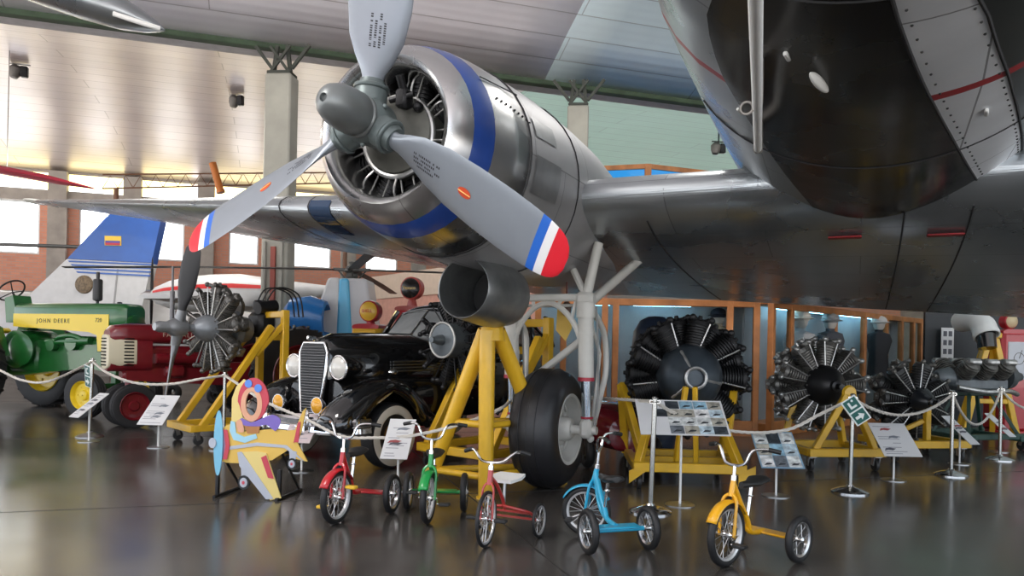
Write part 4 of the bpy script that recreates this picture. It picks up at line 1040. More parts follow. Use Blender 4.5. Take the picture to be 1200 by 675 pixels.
for k, a in enumerate(ha):
    q = mb.build('propeller_blade', BB if k == 0 else BG, hb_); q.matrix_local = Matrix.Translation((0, -.53, .64))@Matrix.Rotation(a, 4, 'Y')
# rear clutter of that engine: accessory case, hoses
mb = MB(); mb.box((0, .75, .72), (.34, .3, .36), .06); mb.cyl((.1, .6, .95), (.1, .9, 1.0), .09); mb.box((-.12, .8, 1.0), (.14, .18, .16), .03); mb.build('accessory_case', ENGB, e0)
for k in range(3):
    mb = MB(); mb.tube(smooth_path([(-.1+.1*k, .7, .95), (-.05+.12*k, .85, 1.25), (.1+.1*k, 1.15, 1.18), (.1+.1*k, 1.25, .85)], 6), .012, 6); mb.build('hose', GRIP, e0)
# ---- stands
CAST = mat('castor_dark', (.03, .03, .03), .5)
def castor(parent, x, y, z, r=.065):
    mb = MB(); mb.box((x, y, z-.01), (.09, .09, .02), .004); mb.bar((x-.035, y+.01, z-.01), (x-.035, y+.03, r), .01, .05); mb.bar((x+.035, y+.01, z-.01), (x+.035, y+.03, r), .01, .05)
    f = mb.build('castor_fork', STL, parent)
    mb = MB(); mb.lathe([(r*.5, -.02), (r, -.018), (r*1.02, 0), (r, .018), (r*.5, .02)], (x, y+.03, r), (1, 0, 0), 20); mb.build('castor_wheel', CAST, f)
def stand(label, px, py, d, yaw, w, dep, ze, kind):
    p = at(px, py, d); p.z = 0
    t = thing('engine_stand', label, 'stand', p, yaw, 'yellow engine stands'); zb = .22; b = .085
    mb = MB(); B_ = .008
    for s in (-1, 1): mb.bar((s*w/2, -dep/2, zb), (s*w/2, dep/2, zb), b, b, B_)
    for y in (-dep/2, dep/2): mb.bar((-w/2-.04, y, zb), (w/2+.04, y, zb), b, b*1.1, B_)
    mb.build('base_frame', YEL, t)
    if kind == 'A':
        for s in (-1, 1):
            mb = MB(); mb.bar((s*w*.44, -dep/2+.05, zb), (s*.03, -.42, ze-.02), .075, .075, B_); mb.build('front_leg', YEL, t)
            mb = MB(); mb.bar((s*w*.46, dep/2-.05, zb), (s*.22, dep/2-.12, ze+.12), .075, .075, B_); mb.build('rear_leg', YEL, t)
        mb = MB(); mb.lathe([(.07, -.03), (.09, 0), (.07, .03)], (0, -.42, ze), (0, 1, 0), 18); mb.build('mount', YEL, t); mb = MB(); mb.bar((-.3, dep/2-.12, ze+.1), (.3, dep/2-.12, ze+.1), .07, .07, B_); mb.build('cross_beam', YEL, t)
    elif kind == 'B':
        for s in (-1, 1):
            mb = MB(); mb.bar((s*w*.5, -dep*.42, zb), (s*w*.5, dep*.30, ze+.05), .085, .085, B_); mb.build('diagonal_strut', YEL, t)
            mb = MB(); mb.bar((s*w*.5, dep*.45, zb), (s*w*.5, dep*.45, ze+.28), .095, .095, B_); mb.build('upright', YEL, t)
            mb = MB(); mb.bar((s*w*.5, dep*.45, ze+.1), (s*w*.5, dep*.12, ze-.35), .07, .07, B_); mb.build('knee_brace', YEL, t)
        mb = MB(); 
        for z in (ze-.1, ze+.22): mb = MB(); mb.bar((-w/2, dep*.45, z), (w/2, dep*.45, z), .08, .09, B_); mb.build('cross_beam', YEL, t)
    elif kind == 'C':
        for s in (-1, 1):
            mb = MB(); mb.bar((s*w*.5, -dep*.48, zb-.02), (s*w*.36, -dep*.2, ze-.45), .075, .09, B_); mb.build('front_leg', YEL, t)
            mb = MB(); mb.bar((s*w*.52, dep*.48, zb), (s*w*.60, dep*.30, ze-.1), .08, .09, B_); mb.bar((s*w*.60, dep*.30, ze-.1), (s*w*.42, -dep*.1, zb+.08), .075, .085, B_); mb.build('side_triangle', YEL, t)
            mb = MB(); mb.bar((s*.10, -dep*.3, zb), (s*.045, -.46, ze-.08), .05, .05, B_); mb.build('nose_prop', YEL, t)
            mb = MB(); mb.prism([(0, 0), (.16, .12), (.16, .2), (0, .12)], (s*(w*.5+.02)-.06, -dep*.5-.03, zb-.16), (1, 0, 0), (0, 0, 1), .02); mb.build('gusset', YEL, t)
        mb = MB(); mb.bar((-w*.5, 0, zb), (w*.5, 0, zb), .08, .08, B_); mb.build('cross_beam', YEL, t); mb = MB(); mb.bar((-w*.36, -dep*.2, ze-.45), (w*.36, -dep*.2, ze-.45), .06, .06, B_); mb.build('cross_beam', YEL, t)
    elif kind == 'D':
        mb = MB(); mb.bar((.12, -.1, zb), (.12, -.1, ze-.1), .075, .075, B_); mb.build('upright', YEL, t)
        mb = MB(); mb.bar((-w*.4, .1, zb), (.08, -.08, ze-.25), .06, .06, B_); mb.build('brace', YEL, t)
    for sx in (-1, 1):
        for sy in (-1, 1): castor(t, sx*(w/2-.03), sy*(dep/2-.05), zb-b/2)
    return t
stand('yellow stand of square beams on castors under the largest black engine', 800, 441, 7.75, -.06, 1.0, 1.0, at(806, 441, 7.9).z, 'C')
stand('yellow stand with two legs meeting in a peak before the black nosed engine', 972, 451, 9.0, .12, .86, .8, at(962, 451, 9.2).z-.06, 'A')
stand('low yellow stand with one upright under the smaller dark engine', 1071, 469, 9.9, .18, 1.0, .7, at(1071, 469, 10.1).z, 'D')
stand('yellow stand half hidden behind the tripod, under the pale ringed engine', 572, 399, 8.5, -.7, .95, 1.1, at(538, 399, 8.6).z, 'B')
stand('yellow wheeled cart with slanting struts under the engine with a propeller', 272, 385, 10.3, -.8, .75, 1.3, at(246, 385, 10.3).z, 'B')
# ---- tripod jack beneath the nacelle
ap = at(577, 381, 6.72); jb = Vector((ap.x, ap.y, 0))
t = thing('tripod_jack', 'tall yellow tubular tripod jack standing under the silver nacelle', 'jack', jb)
apx = Vector((0, 0, ap.z-.02)); feet = [fl(569, 584)-jb, fl(500, 572)-jb, fl(655, 566)-jb]
for i, f in enumerate(feet):
    tp = apx+f.normalized()*.07; bt = Vector((f.x, f.y, .02)); mb = MB(); mb.cyl(bt, tp-Vector((0, 0, .03)), .066, .074, 20); lg = mb.build('leg', YEL, t)
    mb = MB(); mb.lathe([(.085, 0), (.085, .015), (.05, .03)], (f.x, f.y, 0), n=20); mb.build('foot_pad', YEL, lg)
for fz in (.12, .42):
    for i in range(3):
        a_, b_ = feet[i]*(1-fz)+Vector((0, 0, ap.z*fz)), feet[(i+1) % 3]*(1-fz)+Vector((0, 0, ap.z*fz)); mb = MB(); mb.cyl(a_, b_, .033, n=12); mb.build('cross_tube', YEL, t)
mb = MB(); mb.lathe([(.12, -.12), (.1, .0), (.06, .02), (.05, .06)], apx, (0, 0, 1), 24); mb.build('head', YEL, t)
# ---- in-line engine on a dark green stand
GST = mat('stand_green', (.02, .06, .045), .45); 
p = at(1142, 450, 11.2); t = thing('engine_stand', 'dark green wheeled stand under the inline engine at the right', 'stand', (p.x, p.y, 0), .25)
mb = MB()
for s in (-1, 1): mb.bar((s*.42, -.45, .17), (s*.42, .45, .17), .08, .08, .008); mb.bar((s*.45, .3, .2), (s*.2, .15, .8), .05, .05, .006); mb.bar((s*.45, -.35, .2), (s*.2, -.1, .8), .05, .05, .006)
for y in (-.4, .4): mb.bar((-.5, y, .2), (.6, y, .2), .07, .08, .008)
mb.bar((-.45, 0, .8), (.45, 0, .8), .07, .07, .008)
mb.build('frame', GST, t)
for sx in (-1, 1):
    for sy in (-1, 1): castor(t, sx*.48, sy*.4, .16, .07)
c = at(1142, 437, 11.1); t = thing('inline_engine', 'grey inline engine with a row of finned cylinder heads, on the green stand', 'engine', (c.x, c.y, .83), .2); z = c.z-.83
mb = MB(); mb.box((0, 0, z-.16), (.95, .34, .24), .06); mb.lathe([(.2, -.5), (.17, -.62), (.09, -.7), (.06, -.8), (.03, -.82)], (0, 0, z-.05), (-1, 0, 0), 20); mb.lathe([(.16, .45), (.13, .6), (.08, .66)], (0, 0, z-.08), (-1, 0, 0), 20); mb.build('crankcase', GRYC, t)
for s in (-1, 1):
    for k in range(3):
        mb = MB(); x = -.32+.3*k; q = Vector((x, s*.1, z-.05)); d_ = Vector((0, s*.55, .5)).normalized(); pr = []
        for i in range(6): pr += [(.13, .06+.035*i), (.13, .075+.035*i), (.105, .08+.035*i), (.105, .092+.035*i)]
        mb.lathe(pr+[(.11, .28), (.05, .31)], q, d_, 16); cy = mb.build('cylinder', GH, t)
        mb = MB(); mb.box(q+d_*.32, (.2, .12, .09), .03); mb.build('rocker_cover', ALU, cy)
mb = MB(); mb.tube(smooth_path([(-.5, -.25, z-.2), (-.1, -.32, z-.26), (.3, -.3, z-.25), (.55, -.2, z-.3)], 5), .035, 10); mb.build('exhaust_pipe', ALU, t)
# ================================================================== TRACTORS
def sring(y, cx, zc, w, top, bot, e=2.6, n=28):
    r = []
    for k in range(n):
        a = 2*PI*k/n; s, c = math.sin(a), math.cos(a)
        r.append(Vector((cx+w*math.copysign(abs(s)**(2/e), s), y, zc+(top if c > 0 else bot)*math.copysign(abs(c)**(2/e), c))))
    return r
def tractor_wheel(parent, c, R, wd, rimR, tm, rm, lugs, name):
    c = Vector(c); ax = Vector((1, 0, 0)); mb = MB(); h = wd/2
    mb.lathe([(rimR, -h*.8), (R*.9, -h), (R*.97, -h*.9), (R*.985, -h*.5), (R*.985, h*.5), (R*.97, h*.9), (R*.9, h), (rimR, h*.8)], c, ax, 44, caps=False)
    ty = mb.build(name, tm, parent)
    if lugs:
        lg = MB(); lg.bar((-h*.92, 0, R*.955), (0, .09, R*1.0), .05, .06, .01); lg.bar((0, .09, R*1.0), (0, .1, R*1.0), .05, .06)
        l2 = MB(); l2.bar((h*.92, .08, R*.955), (0, .17, R*1.0), .05, .06, .01)
        Ms = [Matrix.Translation(c)@Matrix.Rotation(2*PI*k/20, 4, 'X') for k in range(20)]
        many('tread_lug', tm, ty, lg, Ms); many('tread_lug', tm, ty, l2, Ms)
    else:
        for q in (-.5, 0, .5): mb2 = MB(); mb2.torus(c+Vector((q*h, 0, 0)), ax, R*.985, .012, 44, 6); mb2.build('tread_rib', tm, ty)
    mb = MB()
    for s in (-1, 1): mb.lathe([(rimR*1.03, s*h*.85), (rimR*1.0, s*h*.95), (rimR*.93, s*h*.7), (rimR*.85, s*h*.25), (rimR*.4, s*h*.2), (rimR*.32, s*h*.55), (rimR*.15, s*h*.6), (.01, s*h*.6)], c, ax, 36, caps=False)
    rm_ = mb.build('rim', rm, ty)
    for k in range(6):
        a = 2*PI*k/6; mb = MB()
        mb.cyl(c+Vector((-h*.32, math.cos(a)*rimR*.62, math.sin(a)*rimR*.62)), c+Vector((h*.32, math.cos(a)*rimR*.62, math.sin(a)*rimR*.62)), rimR*.06, n=8); mb.build('wheel_bolt', rm, ty)
    return ty
JG = mat('tractor_green', (.012, .115, .022), .3, coat=.4, var=.1); JY = mat('tractor_yellow', (.80, .58, .02), .35, coat=.2); TYR = mat('tractor_tyre', (.02, .02, .021), .6, var=.2)
h = Vector((.95, -.31)); ori = Vector((-6.95, 13.2, 0))
t = thing('green_tractor', 'old green farm tractor with yellow hood band and yellow wheel rims', 'tractor', ori, math.atan2(h.x, -h.y))
tt = t
mb = MB(); mb.loft([sring(y, 0, 1.76, w, .2*f, .26*f, 4) for y, w, f in ((-.42, .2, .75), (-.36, .25, .95), (-.2, .27, 1), (1.2, .26, 1), (2.1, .25, .97), (2.16, .22, .85))]); hood = mb.build('hood', JG, t)
mb = MB(); mb.loft([sring(y, 0, 1.38, w, .38, .28, 4) for y, w in ((-.46, .16), (-.42, .22), (-.25, .255), (-.16, .25))]); mb.build('grille_shell', JG, t)
mb = MB()
for k in range(8): mb.box((-.16+.045*k, -.465, 1.38), (.02, .02, .5), .004)
mb.build('grille_bars', DRK, t)
for s in (-1, 1):
    x = s*.272; mb = MB(); mb.prism([(-.1, 1.12), (.13, 1.12), (.16, 1.40), (.34, 1.45), (2.1, 1.53), (2.1, 1.76), (-.1, 1.76)] , (x, 0, 0), (0, 1, 0), (0, 0, 1), .012); pn = mb.build('side_band', JY, t)
    bs = basis((x+s*.009, 1.15, 1.635), (0, s, 0), (0, 0, 1)); text_part('JOHN DEERE', .105, bs, mat('decal_black', (.02, .04, .02), .5), 'lettering', pn, .002, 1.35)
    bs = basis((x+s*.009, .12, 1.655), (0, s, 0), (0, 0, 1)); text_part('720', .10, bs, MATS['decal_black'], 'numerals', pn, .002)
mb = MB(); mb.box((0, .95, 1.12), (.36, 1.5, .42), .05); mb.cyl((-.28, .75, 1.25), (.28, .75, 1.25), .13); mb.cyl((-.3, 1.2, 1.2), (.3, 1.2, 1.2), .1); mb.build('engine_block', JG, t)
mb = MB(); mb.cyl((-.22, .35, 1.3), (-.22, 1.35, 1.26), .07, .06); mb.tube(smooth_path([(-.22, .5, 1.3), (-.27, .7, 1.38), (-.27, 1.0, 1.35), (-.22, 1.15, 1.25)], 5), .045, 10); mb.build('manifold', JG, t)
mb = MB(); mb.lathe([(.3, -.36), (.34, -.34), (.34, .34), (.3, .36)], (0, 1.95, 1.12), (1, 0, 0), 32); mb.box((0, 1.9, .95), (.5, .7, .5), .06); mb.build('transmission', JG, t)
mb = MB(); mb.lathe([(.28, 0), (.29, .04), (.2, .07), (.06, .08), (.001, .08)], (-.34, 1.78, 1.12), (-1, 0, 0), 28); mb.build('flywheel_cover', JG, t)
mb = MB(); mb.prism([(-.2, .72), (-.2, 1.12), (2.0, 1.05), (2.4, .9), (2.3, .62), (1.4, .72), (.4, .82)], (0, 0, 0), (0, 1, 0), (0, 0, 1), .4); mb.build('chassis', JG, t)
mb = MB(); mb.bar((-.62, 0, .52), (.62, 0, .52), .09, .09, .01); mb.bar((0, .0, .52), (0, .0, .85), .12, .12, .01)
for s in (-1, 1): mb.cyl((s*.58, 0, .36), (s*.58, 0, .62), .045)
mb.build('front_axle', JG, t)
for s in (-1, 1):
    tractor_wheel(t, (s*.62, 0, .385), .385, .2, .235, TYR, JY, False, 'front_wheel'); tractor_wheel(t, (s*.82, 2.5, .76), .76, .4, .46, TYR, JY, True, 'rear_wheel')
mb = MB(); mb.bar((-.8, 2.5, .76), (.8, 2.5, .76), .16, .16, .02); mb.build('rear_axle', JG, t)
mb = MB()
for s in (-1, 1): mb.prism([(1.9, 1.0), (2.1, 1.5), (2.5, 1.66), (2.9, 1.55), (3.1, 1.2), (3.0, 1.2), (2.8, 1.45), (2.5, 1.55), (2.2, 1.4), (2.0, 1.0)], (s*.62, 0, 0), (0, 1, 0), (0, 0, 1), .3)
for q in (-1, 1): pass
mb.build('rear_fenders', JG, t)
mb = MB(); mb.lathe([(.025, 0), (.025, .06), (.075, .08), (.08, .1), (.08, .42), (.07, .45), (.03, .46), (.03, .58), (.02, .58)], (0, .45, 1.94), (0, 0, 1), 22); mb.build('muffler', mat('muffler_grey', (.05, .05, .052), .5, .3), t)
mb = MB(); mb.lathe([(.04, 0), (.045, .03), (.02, .04)], (0, -.05, 1.95), n=16); mb.build('filler_cap', DRK, t)
mb = MB(); mb.prism([(2.1, 1.6), (2.25, 2.1), (2.45, 2.05), (2.4, 1.6)], (0, 0, 0), (0, 1, 0), (0, 0, 1), .36); mb.build('dashboard', JG, t)
mb = MB(); wc = Vector((0, 2.52, 2.2)); wa = Vector((0, .75, .66)); mb.torus(wc, wa, .24, .016, 36, 8)
u_, v_, _ = frame(wa)
for k in range(3): a = 2*PI*k/3; mb.cyl(wc-wa*.05, wc+(u_*math.cos(a)+v_*math.sin(a))*.24, .01, n=6)
mb.cyl(wc-wa*.05, wc-wa*.3-Vector((0, 0, .1)), .02); mb.build('steering_wheel', GRIP, t)
mb = MB(); mb.box((0, 3.0, 1.45), (.5, .45, .1), .04); mb.box((0, 3.25, 1.68), (.5, .1, .4), .04); mb.build('seat', JY, t)
# ---- red tractor
RT = mat('tractor_red', (.17, .008, .014), .3, coat=.4, var=.1)
h = Vector((-.72, -.69)); ori = Vector((-5.86, 11.55, 0))
t = thing('red_tractor', 'dark red vintage farm tractor with a cream slotted grille, behind the propeller engine', 'tractor', ori, math.atan2(h.x, -h.y))
mb = MB(); mb.loft([sring(y, 0, z, w, tp, .12, 3) for y, z, w, tp in ((-.34, 1.38, .17, .1), (-.28, 1.4, .21, .15), (-.1, 1.4, .23, .18), (1.2, 1.4, .24, .2), (1.55, 1.38, .22, .18), (1.62, 1.36, .16, .12))]); hood = mb.build('hood', RT, t)
mb = MB(); mb.loft([sring(y, 0, 1.15, w, .25, .3, 4) for y, w in ((-.36, .14), (-.33, .19), (-.1, .22), (.25, .215))]); mb.build('radiator_shell', RT, t)
mb = MB(); mb.loft([sring(y, 0, 1.16, w, .25, .27, 4) for y, w in ((-.375, .15), (-.36, .19), (-.2, .224), (.02, .228), (.03, .2))]); gr = mb.build('grille', mat('grille_cream', (.62, .56, .40), .4), t)
for k in range(9):
    z = .95+.05*k
    mb = MB(); mb.box((0, -.374, z), (.22, .03, .02), .004); mb.build('grille_slot', BLKP, gr)
    for s in (-1, 1):
        mb = MB(); mb.box((s*.222, -.09, z), (.02, .14, .02), .004); mb.build('grille_slot', BLKP, gr)
for s in (-1, 1):
    bs = basis((s*.245, .62, 1.42), (0, s, 0), (0, 0, 1)); text_part('FARMALL', .1, bs, mat('decal_cream', (.5, .38, .3), .5), 'lettering', hood, .002, 1.2)
mb = MB(); mb.box((0, .7, 1.05), (.3, 1.1, .4), .05); mb.cyl((.2, .3, 1.05), (.2, 1.0, 1.05), .08); mb.box((.18, .6, .85), (.14, .3, .2), .04); mb.build('engine_block', RT, t)
mb = MB(); mb.prism([(-.1, .72), (-.1, .95), (2.2, 1.0), (2.45, .85), (2.4, .5), (1.6, .6)], (0, 0, 0), (0, 1, 0), (0, 0, 1), .3); mb.build('chassis', RT, t)
mb = MB(); mb.cyl((0, 0, .35), (0, -.02, .85), .06); mb.bar((-.14, 0, .36), (.14, 0, .36), .06, .06, .01); mb.box((0, -.02, .8), (.24, .24, .14), .03); mb.build('front_pedestal', RT, t)
for s in (-1, 1):
    tractor_wheel(t, (s*.2, 0, .33), .33, .15, .21, TYR, RT, False, 'front_wheel'); tractor_wheel(t, (s*.86, 2.35, .80), .80, .32, .5, TYR, RT, True, 'rear_wheel')
mb = MB(); mb.bar((-.86, 2.35, .80), (.86, 2.35, .80), .14, .14, .02); mb.build('rear_axle', RT, t)
mb = MB(); wc = Vector((0, 2.05, 1.62)); mb.torus(wc, (0, .8, .6), .21, .014, 32, 8); mb.cyl(wc, (0, 1.5, 1.35), .018); mb.cyl(wc-Vector((.2, 0, 0)), wc+Vector((.2, 0, 0)), .009, n=6); mb.build('steering_wheel', GRIP, t)
mb = MB(); mb.box((0, 2.6, 1.35), (.44, .4, .08), .03); mb.box((0, 2.82, 1.5), (.44, .08, .28), .03); mb.build('seat', RT, t)
mb = MB(); mb.cyl((.0, .6, 1.55), (.0, .6, 2.12), .036); mb.cyl((.0, .6, 2.1), (.0, .6, 2.52), .018); mb.build('exhaust_stack', mat('stack_grey', (.2, .2, .21), .5, .4), t)
# ================================================================== BLACK CAR
h = Vector((-.56, -.83)); ori = Vector((-2.22, 8.25, 0)); CB = mat('car_black', (.006, .006, .0065), .1, coat=1.0)
t = thing('vintage_car', 'black vintage saloon car with upright chrome grille and whitewall tyres', 'car', ori, math.atan2(h.x, -h.y))
mb = MB(); mb.loft([sring(y, 0, zc, w, tp, bt, e, 36) for y, zc, w, tp, bt, e in ((.11, .95, .16, .36, .36, 3), (.15, .95, .2, .405, .38, 3), (.3, .96, .27, .43, .36, 2.8), (.8, .98, .37, .43, .36, 2.7), (1.3, 1.0, .48, .42, .4, 2.7), (1.62, 1.02, .56, .40, .45, 2.8), (1.66, 1.02, .56, .37, .45, 2.8))]); hood = mb.build('bonnet', CB, t)
mb = MB(); mb.tube([(0, .1, 1.33), (0, .3, 1.397), (0, .8, 1.417), (0, 1.6, 1.425)], .011, 6); mb.box((0, .02, 1.35), (.03, .12, .05), .012); mb.build('bonnet_trim', CHR, hood)
t.scale = (1.04, 1.04, 1.04)
# grille: chrome frame, horizontal bars
GRL = [( -.13, .56), (.13, .56), (.185, .95), (.2, 1.2), (.15, 1.3), (-.15, 1.3), (-.2, 1.2), (-.185, .95)]
mb = MB(); mb.prism(GRL, (0, .0, 0), (1, 0, 0), (0, .06, 1), .05); g = mb.build('grille', mat('grille_dark', (.02, .022, .024), .6), t)
def gw(z): return lerp_tab([(.56, .13), (.95, .185), (1.2, .2), (1.3, .15)], z)[0]
for k in range(24):
    z = .585+.029*k; w_ = gw(z)-.012
    mb = MB(); mb.tube([(-w_, -.03+.06*z, z), (0, -.036+.06*z, z), (w_, -.03+.06*z, z)], .007, 6); mb.build('grille_bar', mat('grille_steel', (.22, .23, .24), .35, .9), g)
mb = MB(); mb.tube([(x*1.06, -.015+.06*z, z) for x, z in GRL], .017, 10, closed=True); mb.build('grille_surround', CHR, g)
# wings over the wheels
def fender(sx, y0, y1, zt, name, front):
    mb = MB(); S = []; n = 14
    for i in range(n+1):
        f = i/n; y = y0+(y1-y0)*f
        if front: ht = lerp_tab([(0, .50), (.06, .66), (.2, .84), (.4, .95), (.6, .92), (.8, .72), (1, .42)], f)[0]; lo = lerp_tab([(0, .44), (.15, .40), (.26, .66), (.44, .82), (.62, .64), (.75, .38), (1, .36)], f)[0]
        else: ht = lerp_tab([(0, .45), (.2, .78), (.45, .92), (.75, .8), (1, .45)], f)[0]; lo = lerp_tab([(0, .4), (.2, .45), (.45, .7), (.75, .5), (1, .38)], f)[0]
        wi = .235*(1 if front else .95)*(math.sin(PI*min(1, .12+f*1.0)**.8)**.35 if 0 < f < 1 else .45)
        row = []; cx = sx*(.60 if front else .7)
        for k in range(13):
            a = PI*k/12; row.append(Vector((cx+wi*math.cos(a)*(1.0), y, lo+(ht-lo)*abs(math.sin(a))**.7)))
        S.append(row)
    mb.loft(S, closed=False, caps=False); o = mb.build(name, CB, t, sharp=60); so = o.modifiers.new('th', 'SOLIDIFY'); so.thickness = .02; so.offset = -1; return o
for s in (-1, 1):
    fender(s, -.36, 1.44, .95, 'front_wing', True); fender(s, 2.65, 4.0, .92, 'rear_wing', False)
mb = MB(); mb.loft([sring(y, 0, zc, w, .3, .3, 4, 28) for y, zc, w in ((.1, .62, .42), (.3, .65, .5), (1.6, .68, .6))]); mb.build('front_apron', CB, t)
# wheels
WWT = mat('whitewall_cream', (.62, .56, .46), .55); HCAP = mat('hubcap_amber', (.45, .22, .06), .25, .7)  # hub cap colour holds the brown reflection in its chrome
for yy in (.45, 3.3):
    for s in (-1, 1):
        c = Vector((s*.73, yy, .345)); mb = MB(); mb.lathe([(.19, -.08), (.27, -.1), (.33, -.08), (.345, -.04), (.345, .04), (.33, .08), (.27, .1), (.19, .08)], c, (1, 0, 0), 44, caps=False); ty = mb.build('wheel_tyre', BLK, t)
        for q in (1, -1):
            mb = MB(); mb.lathe([(.225, q*.093), (.235, q*.1015), (.30, q*.1), (.315, q*.09)], c, (1, 0, 0), 44, caps=False); mb.build('whitewall', WWT, ty)
        mb = MB(); mb.lathe([(.21, -.09), (.2, -.05), (.12, -.055), (.12, .055), (.2, .05), (.21, .09)], c, (1, 0, 0), 36, caps=False); mb.build('wheel_disc', DRK, ty)
        for q in (1, -1):
            mb = MB(); mb.lathe([(.13, q*.05), (.125, q*.085), (.08, q*.105), (.001, q*.11)], c, (1, 0, 0), 32, caps=False); mb.build('hub_cap', HCAP, ty)
# lamps
LEN = mat('headlamp_lens', (.62, .60, .55), .12, coat=.5); AMB = mat('amber_lens', (.75, .36, .02), .15, coat=.4)
for s in (-1, 1):
    c = Vector((s*.345, .10, 1.045)); mb = MB(); mb.lathe([(.125, -.02), (.13, 0), (.125, .06), (.1, .17), (.05, .28), (.005, .34)], c, (0, 1, .02), 28); pod = mb.build('headlamp', CB, t)
    mb = MB(); mb.lathe([(.001, -.055), (.06, -.045), (.105, -.025), (.118, -.01)], c, (0, 1, .02), 28); mb.build('lens', LEN, pod)
    mb = MB(); mb.torus(c+Vector((0, -.012, 0)), (0, 1, 0), .122, .012, 28, 8); mb.build('bezel', CHR, pod)
    c = Vector((s*.30, -.16, .66)); mb = MB(); mb.lathe([(.088, 0), (.085, .03), (.05, .08), (.001, .09)], c, (0, 1, 0), 22); mb.cyl(c+Vector((0, .04, -.02)), c+Vector((0, .06, -.19)), .014); fg = mb.build('fog_lamp', CHR, t)
    mb = MB(); mb.lathe([(.001, -.03), (.05, -.022), (.082, 0)], c, (0, 1, 0), 22); mb.build('amber_lens', AMB, fg)
    c = Vector((s*.56, 1.18, 1.06)); mb = MB(); mb.ball((s*.62, .62, 1.0), (.035, .07, .035), 12); mb.build('side_lamp', CHR, t)
# bumper
mb = MB(); bp_ = smooth_path([(-.86, .05, .47), (-.8, -.14, .47), (-.5, -.25, .47), (0, -.29, .47), (.5, -.25, .47), (.8, -.14, .47), (.86, .05, .47)], 6)
S = []
for i, p in enumerate(bp_):
    d_ = (bp_[min(i+1, len(bp_)-1)]-bp_[max(i-1, 0)]).normalized(); nn_ = Vector((d_.y, -d_.x, 0)); S.append([p+nn_*x+Vector((0, 0, z)) for x, z in ((0, -.085), (.022, -.06), (.012, -.012), (.026, 0), (.012, .012), (.022, .06), (0, .085), (-.012, .0))])
mb.loft(S); bm_ = mb.build('front_bumper', CHR, t)
for s in (-1, 1):
    mb = MB(); mb.box((s*.32, -.30, .5), (.06, .06, .26), .028); mb.build('overrider', CHR, bm_)
# side louvre panels
for s in (-1, 1):
    mb = MB()
    for k in range(4): mb.tube([(s*.405, .85, 1.0+.035*k), (s*.5, 1.25, 1.01+.035*k), (s*.565, 1.55, 1.015+.035*k)], .01, 6); mb.build('bonnet_louvre', STL, t); mb = MB()
# cabin
mb = MB(); CS = []
for y, w, zt, zb in ((1.6, .62, 1.40, .45), (1.64, .66, 1.42, .42), (2.2, .76, 1.33, .40), (3.2, .78, 1.33, .40), (3.9, .66, 1.28, .45), (4.4, .4, 1.0, .5)):
    CS.append(sring(y, 0, .95, w, zt-.95, .95-zb, 4, 28))
mb.loft(CS); mb.build('body', CB, t)
rf = [(1.95, .52, 1.775), (2.15, .60, 1.83), (2.8, .64, 1.86), (3.3, .62, 1.80), (3.8, .55, 1.6), (4.15, .45, 1.3)]
mb = MB(); mb.loft([[Vector((w*math.sin(a), y, zt-.12+.12*math.cos(a))) for a in [-PI/2+PI*k/14 for k in range(15)]] for y, w, zt in rf], closed=False, caps=False); o = mb.build('roof', CB, t); so = o.modifiers.new('th', 'SOLIDIFY'); so.thickness = .035
GLS = mat('car_glass', (.30, .31, .31), .06, spec=.8, var=.25, vscale=3)
A0 = [(-.55, 1.68, 1.36), (0, 1.56, 1.38), (.55, 1.68, 1.36)]; A1 = [(-.5, 1.99, 1.70), (0, 1.92, 1.735), (.5, 1.99, 1.70)]
for i in (0, 1):
    mb = MB(); q = [Vector(A0[i]), Vector(A0[i+1]), Vector(A1[i+1]), Vector(A1[i])]; nn_ = (q[1]-q[0]).cross(q[3]-q[0]).normalized()*.006
    mb.add([p+nn_ for p in q]+[p-nn_ for p in q], [(0, 1, 2, 3), (4, 7, 6, 5), (0, 4, 5, 1), (1, 5, 6, 2), (2, 6, 7, 3), (3, 7, 4, 0)]); ws = mb.build('windscreen', GLS, t)
    mb = MB(); mb.tube(q, .02, 8, closed=True); mb.build('windscreen_frame', CB, ws)
mb = MB(); mb.tube([(0, 1.545, 1.38), (0, 1.905, 1.735)], .014, 8); mb.build('centre_pillar', CHR, t)
for s in (-1, 1):
    for y0, y1 in ((1.98, 2.6), (2.72, 3.25), (3.35, 3.65)):
        mb = MB(); mb.prism([(y0, 1.34), (y1, 1.34), (y1-.03, 1.70), (y0+.06 if y0 > 2 else y0+.12, 1.70)], (s*.70, 0, 0), (0, 1, 0), (-s*.22, 0, 1), .012); mb.build('side_window', GLS, t)
    for y in (1.78, 2.66, 3.30, 3.75):
        mb = MB(); mb.bar((s*.74, y, 1.3), (s*.6, y+(.22 if y < 2 else 0), 1.74), .07, .05, .01); mb.build('window_pillar', CB, t)
    mb = MB(); mb.box((s*.74, 2.45, .36), (.26, 1.5, .05), .02); mb.build('running_board', BLK, t)
    mb = MB(); mb.box((s*.785, 2.45, 1.12), (.03, .12, .025), .01); mb.build('door_handle', CHR, t)
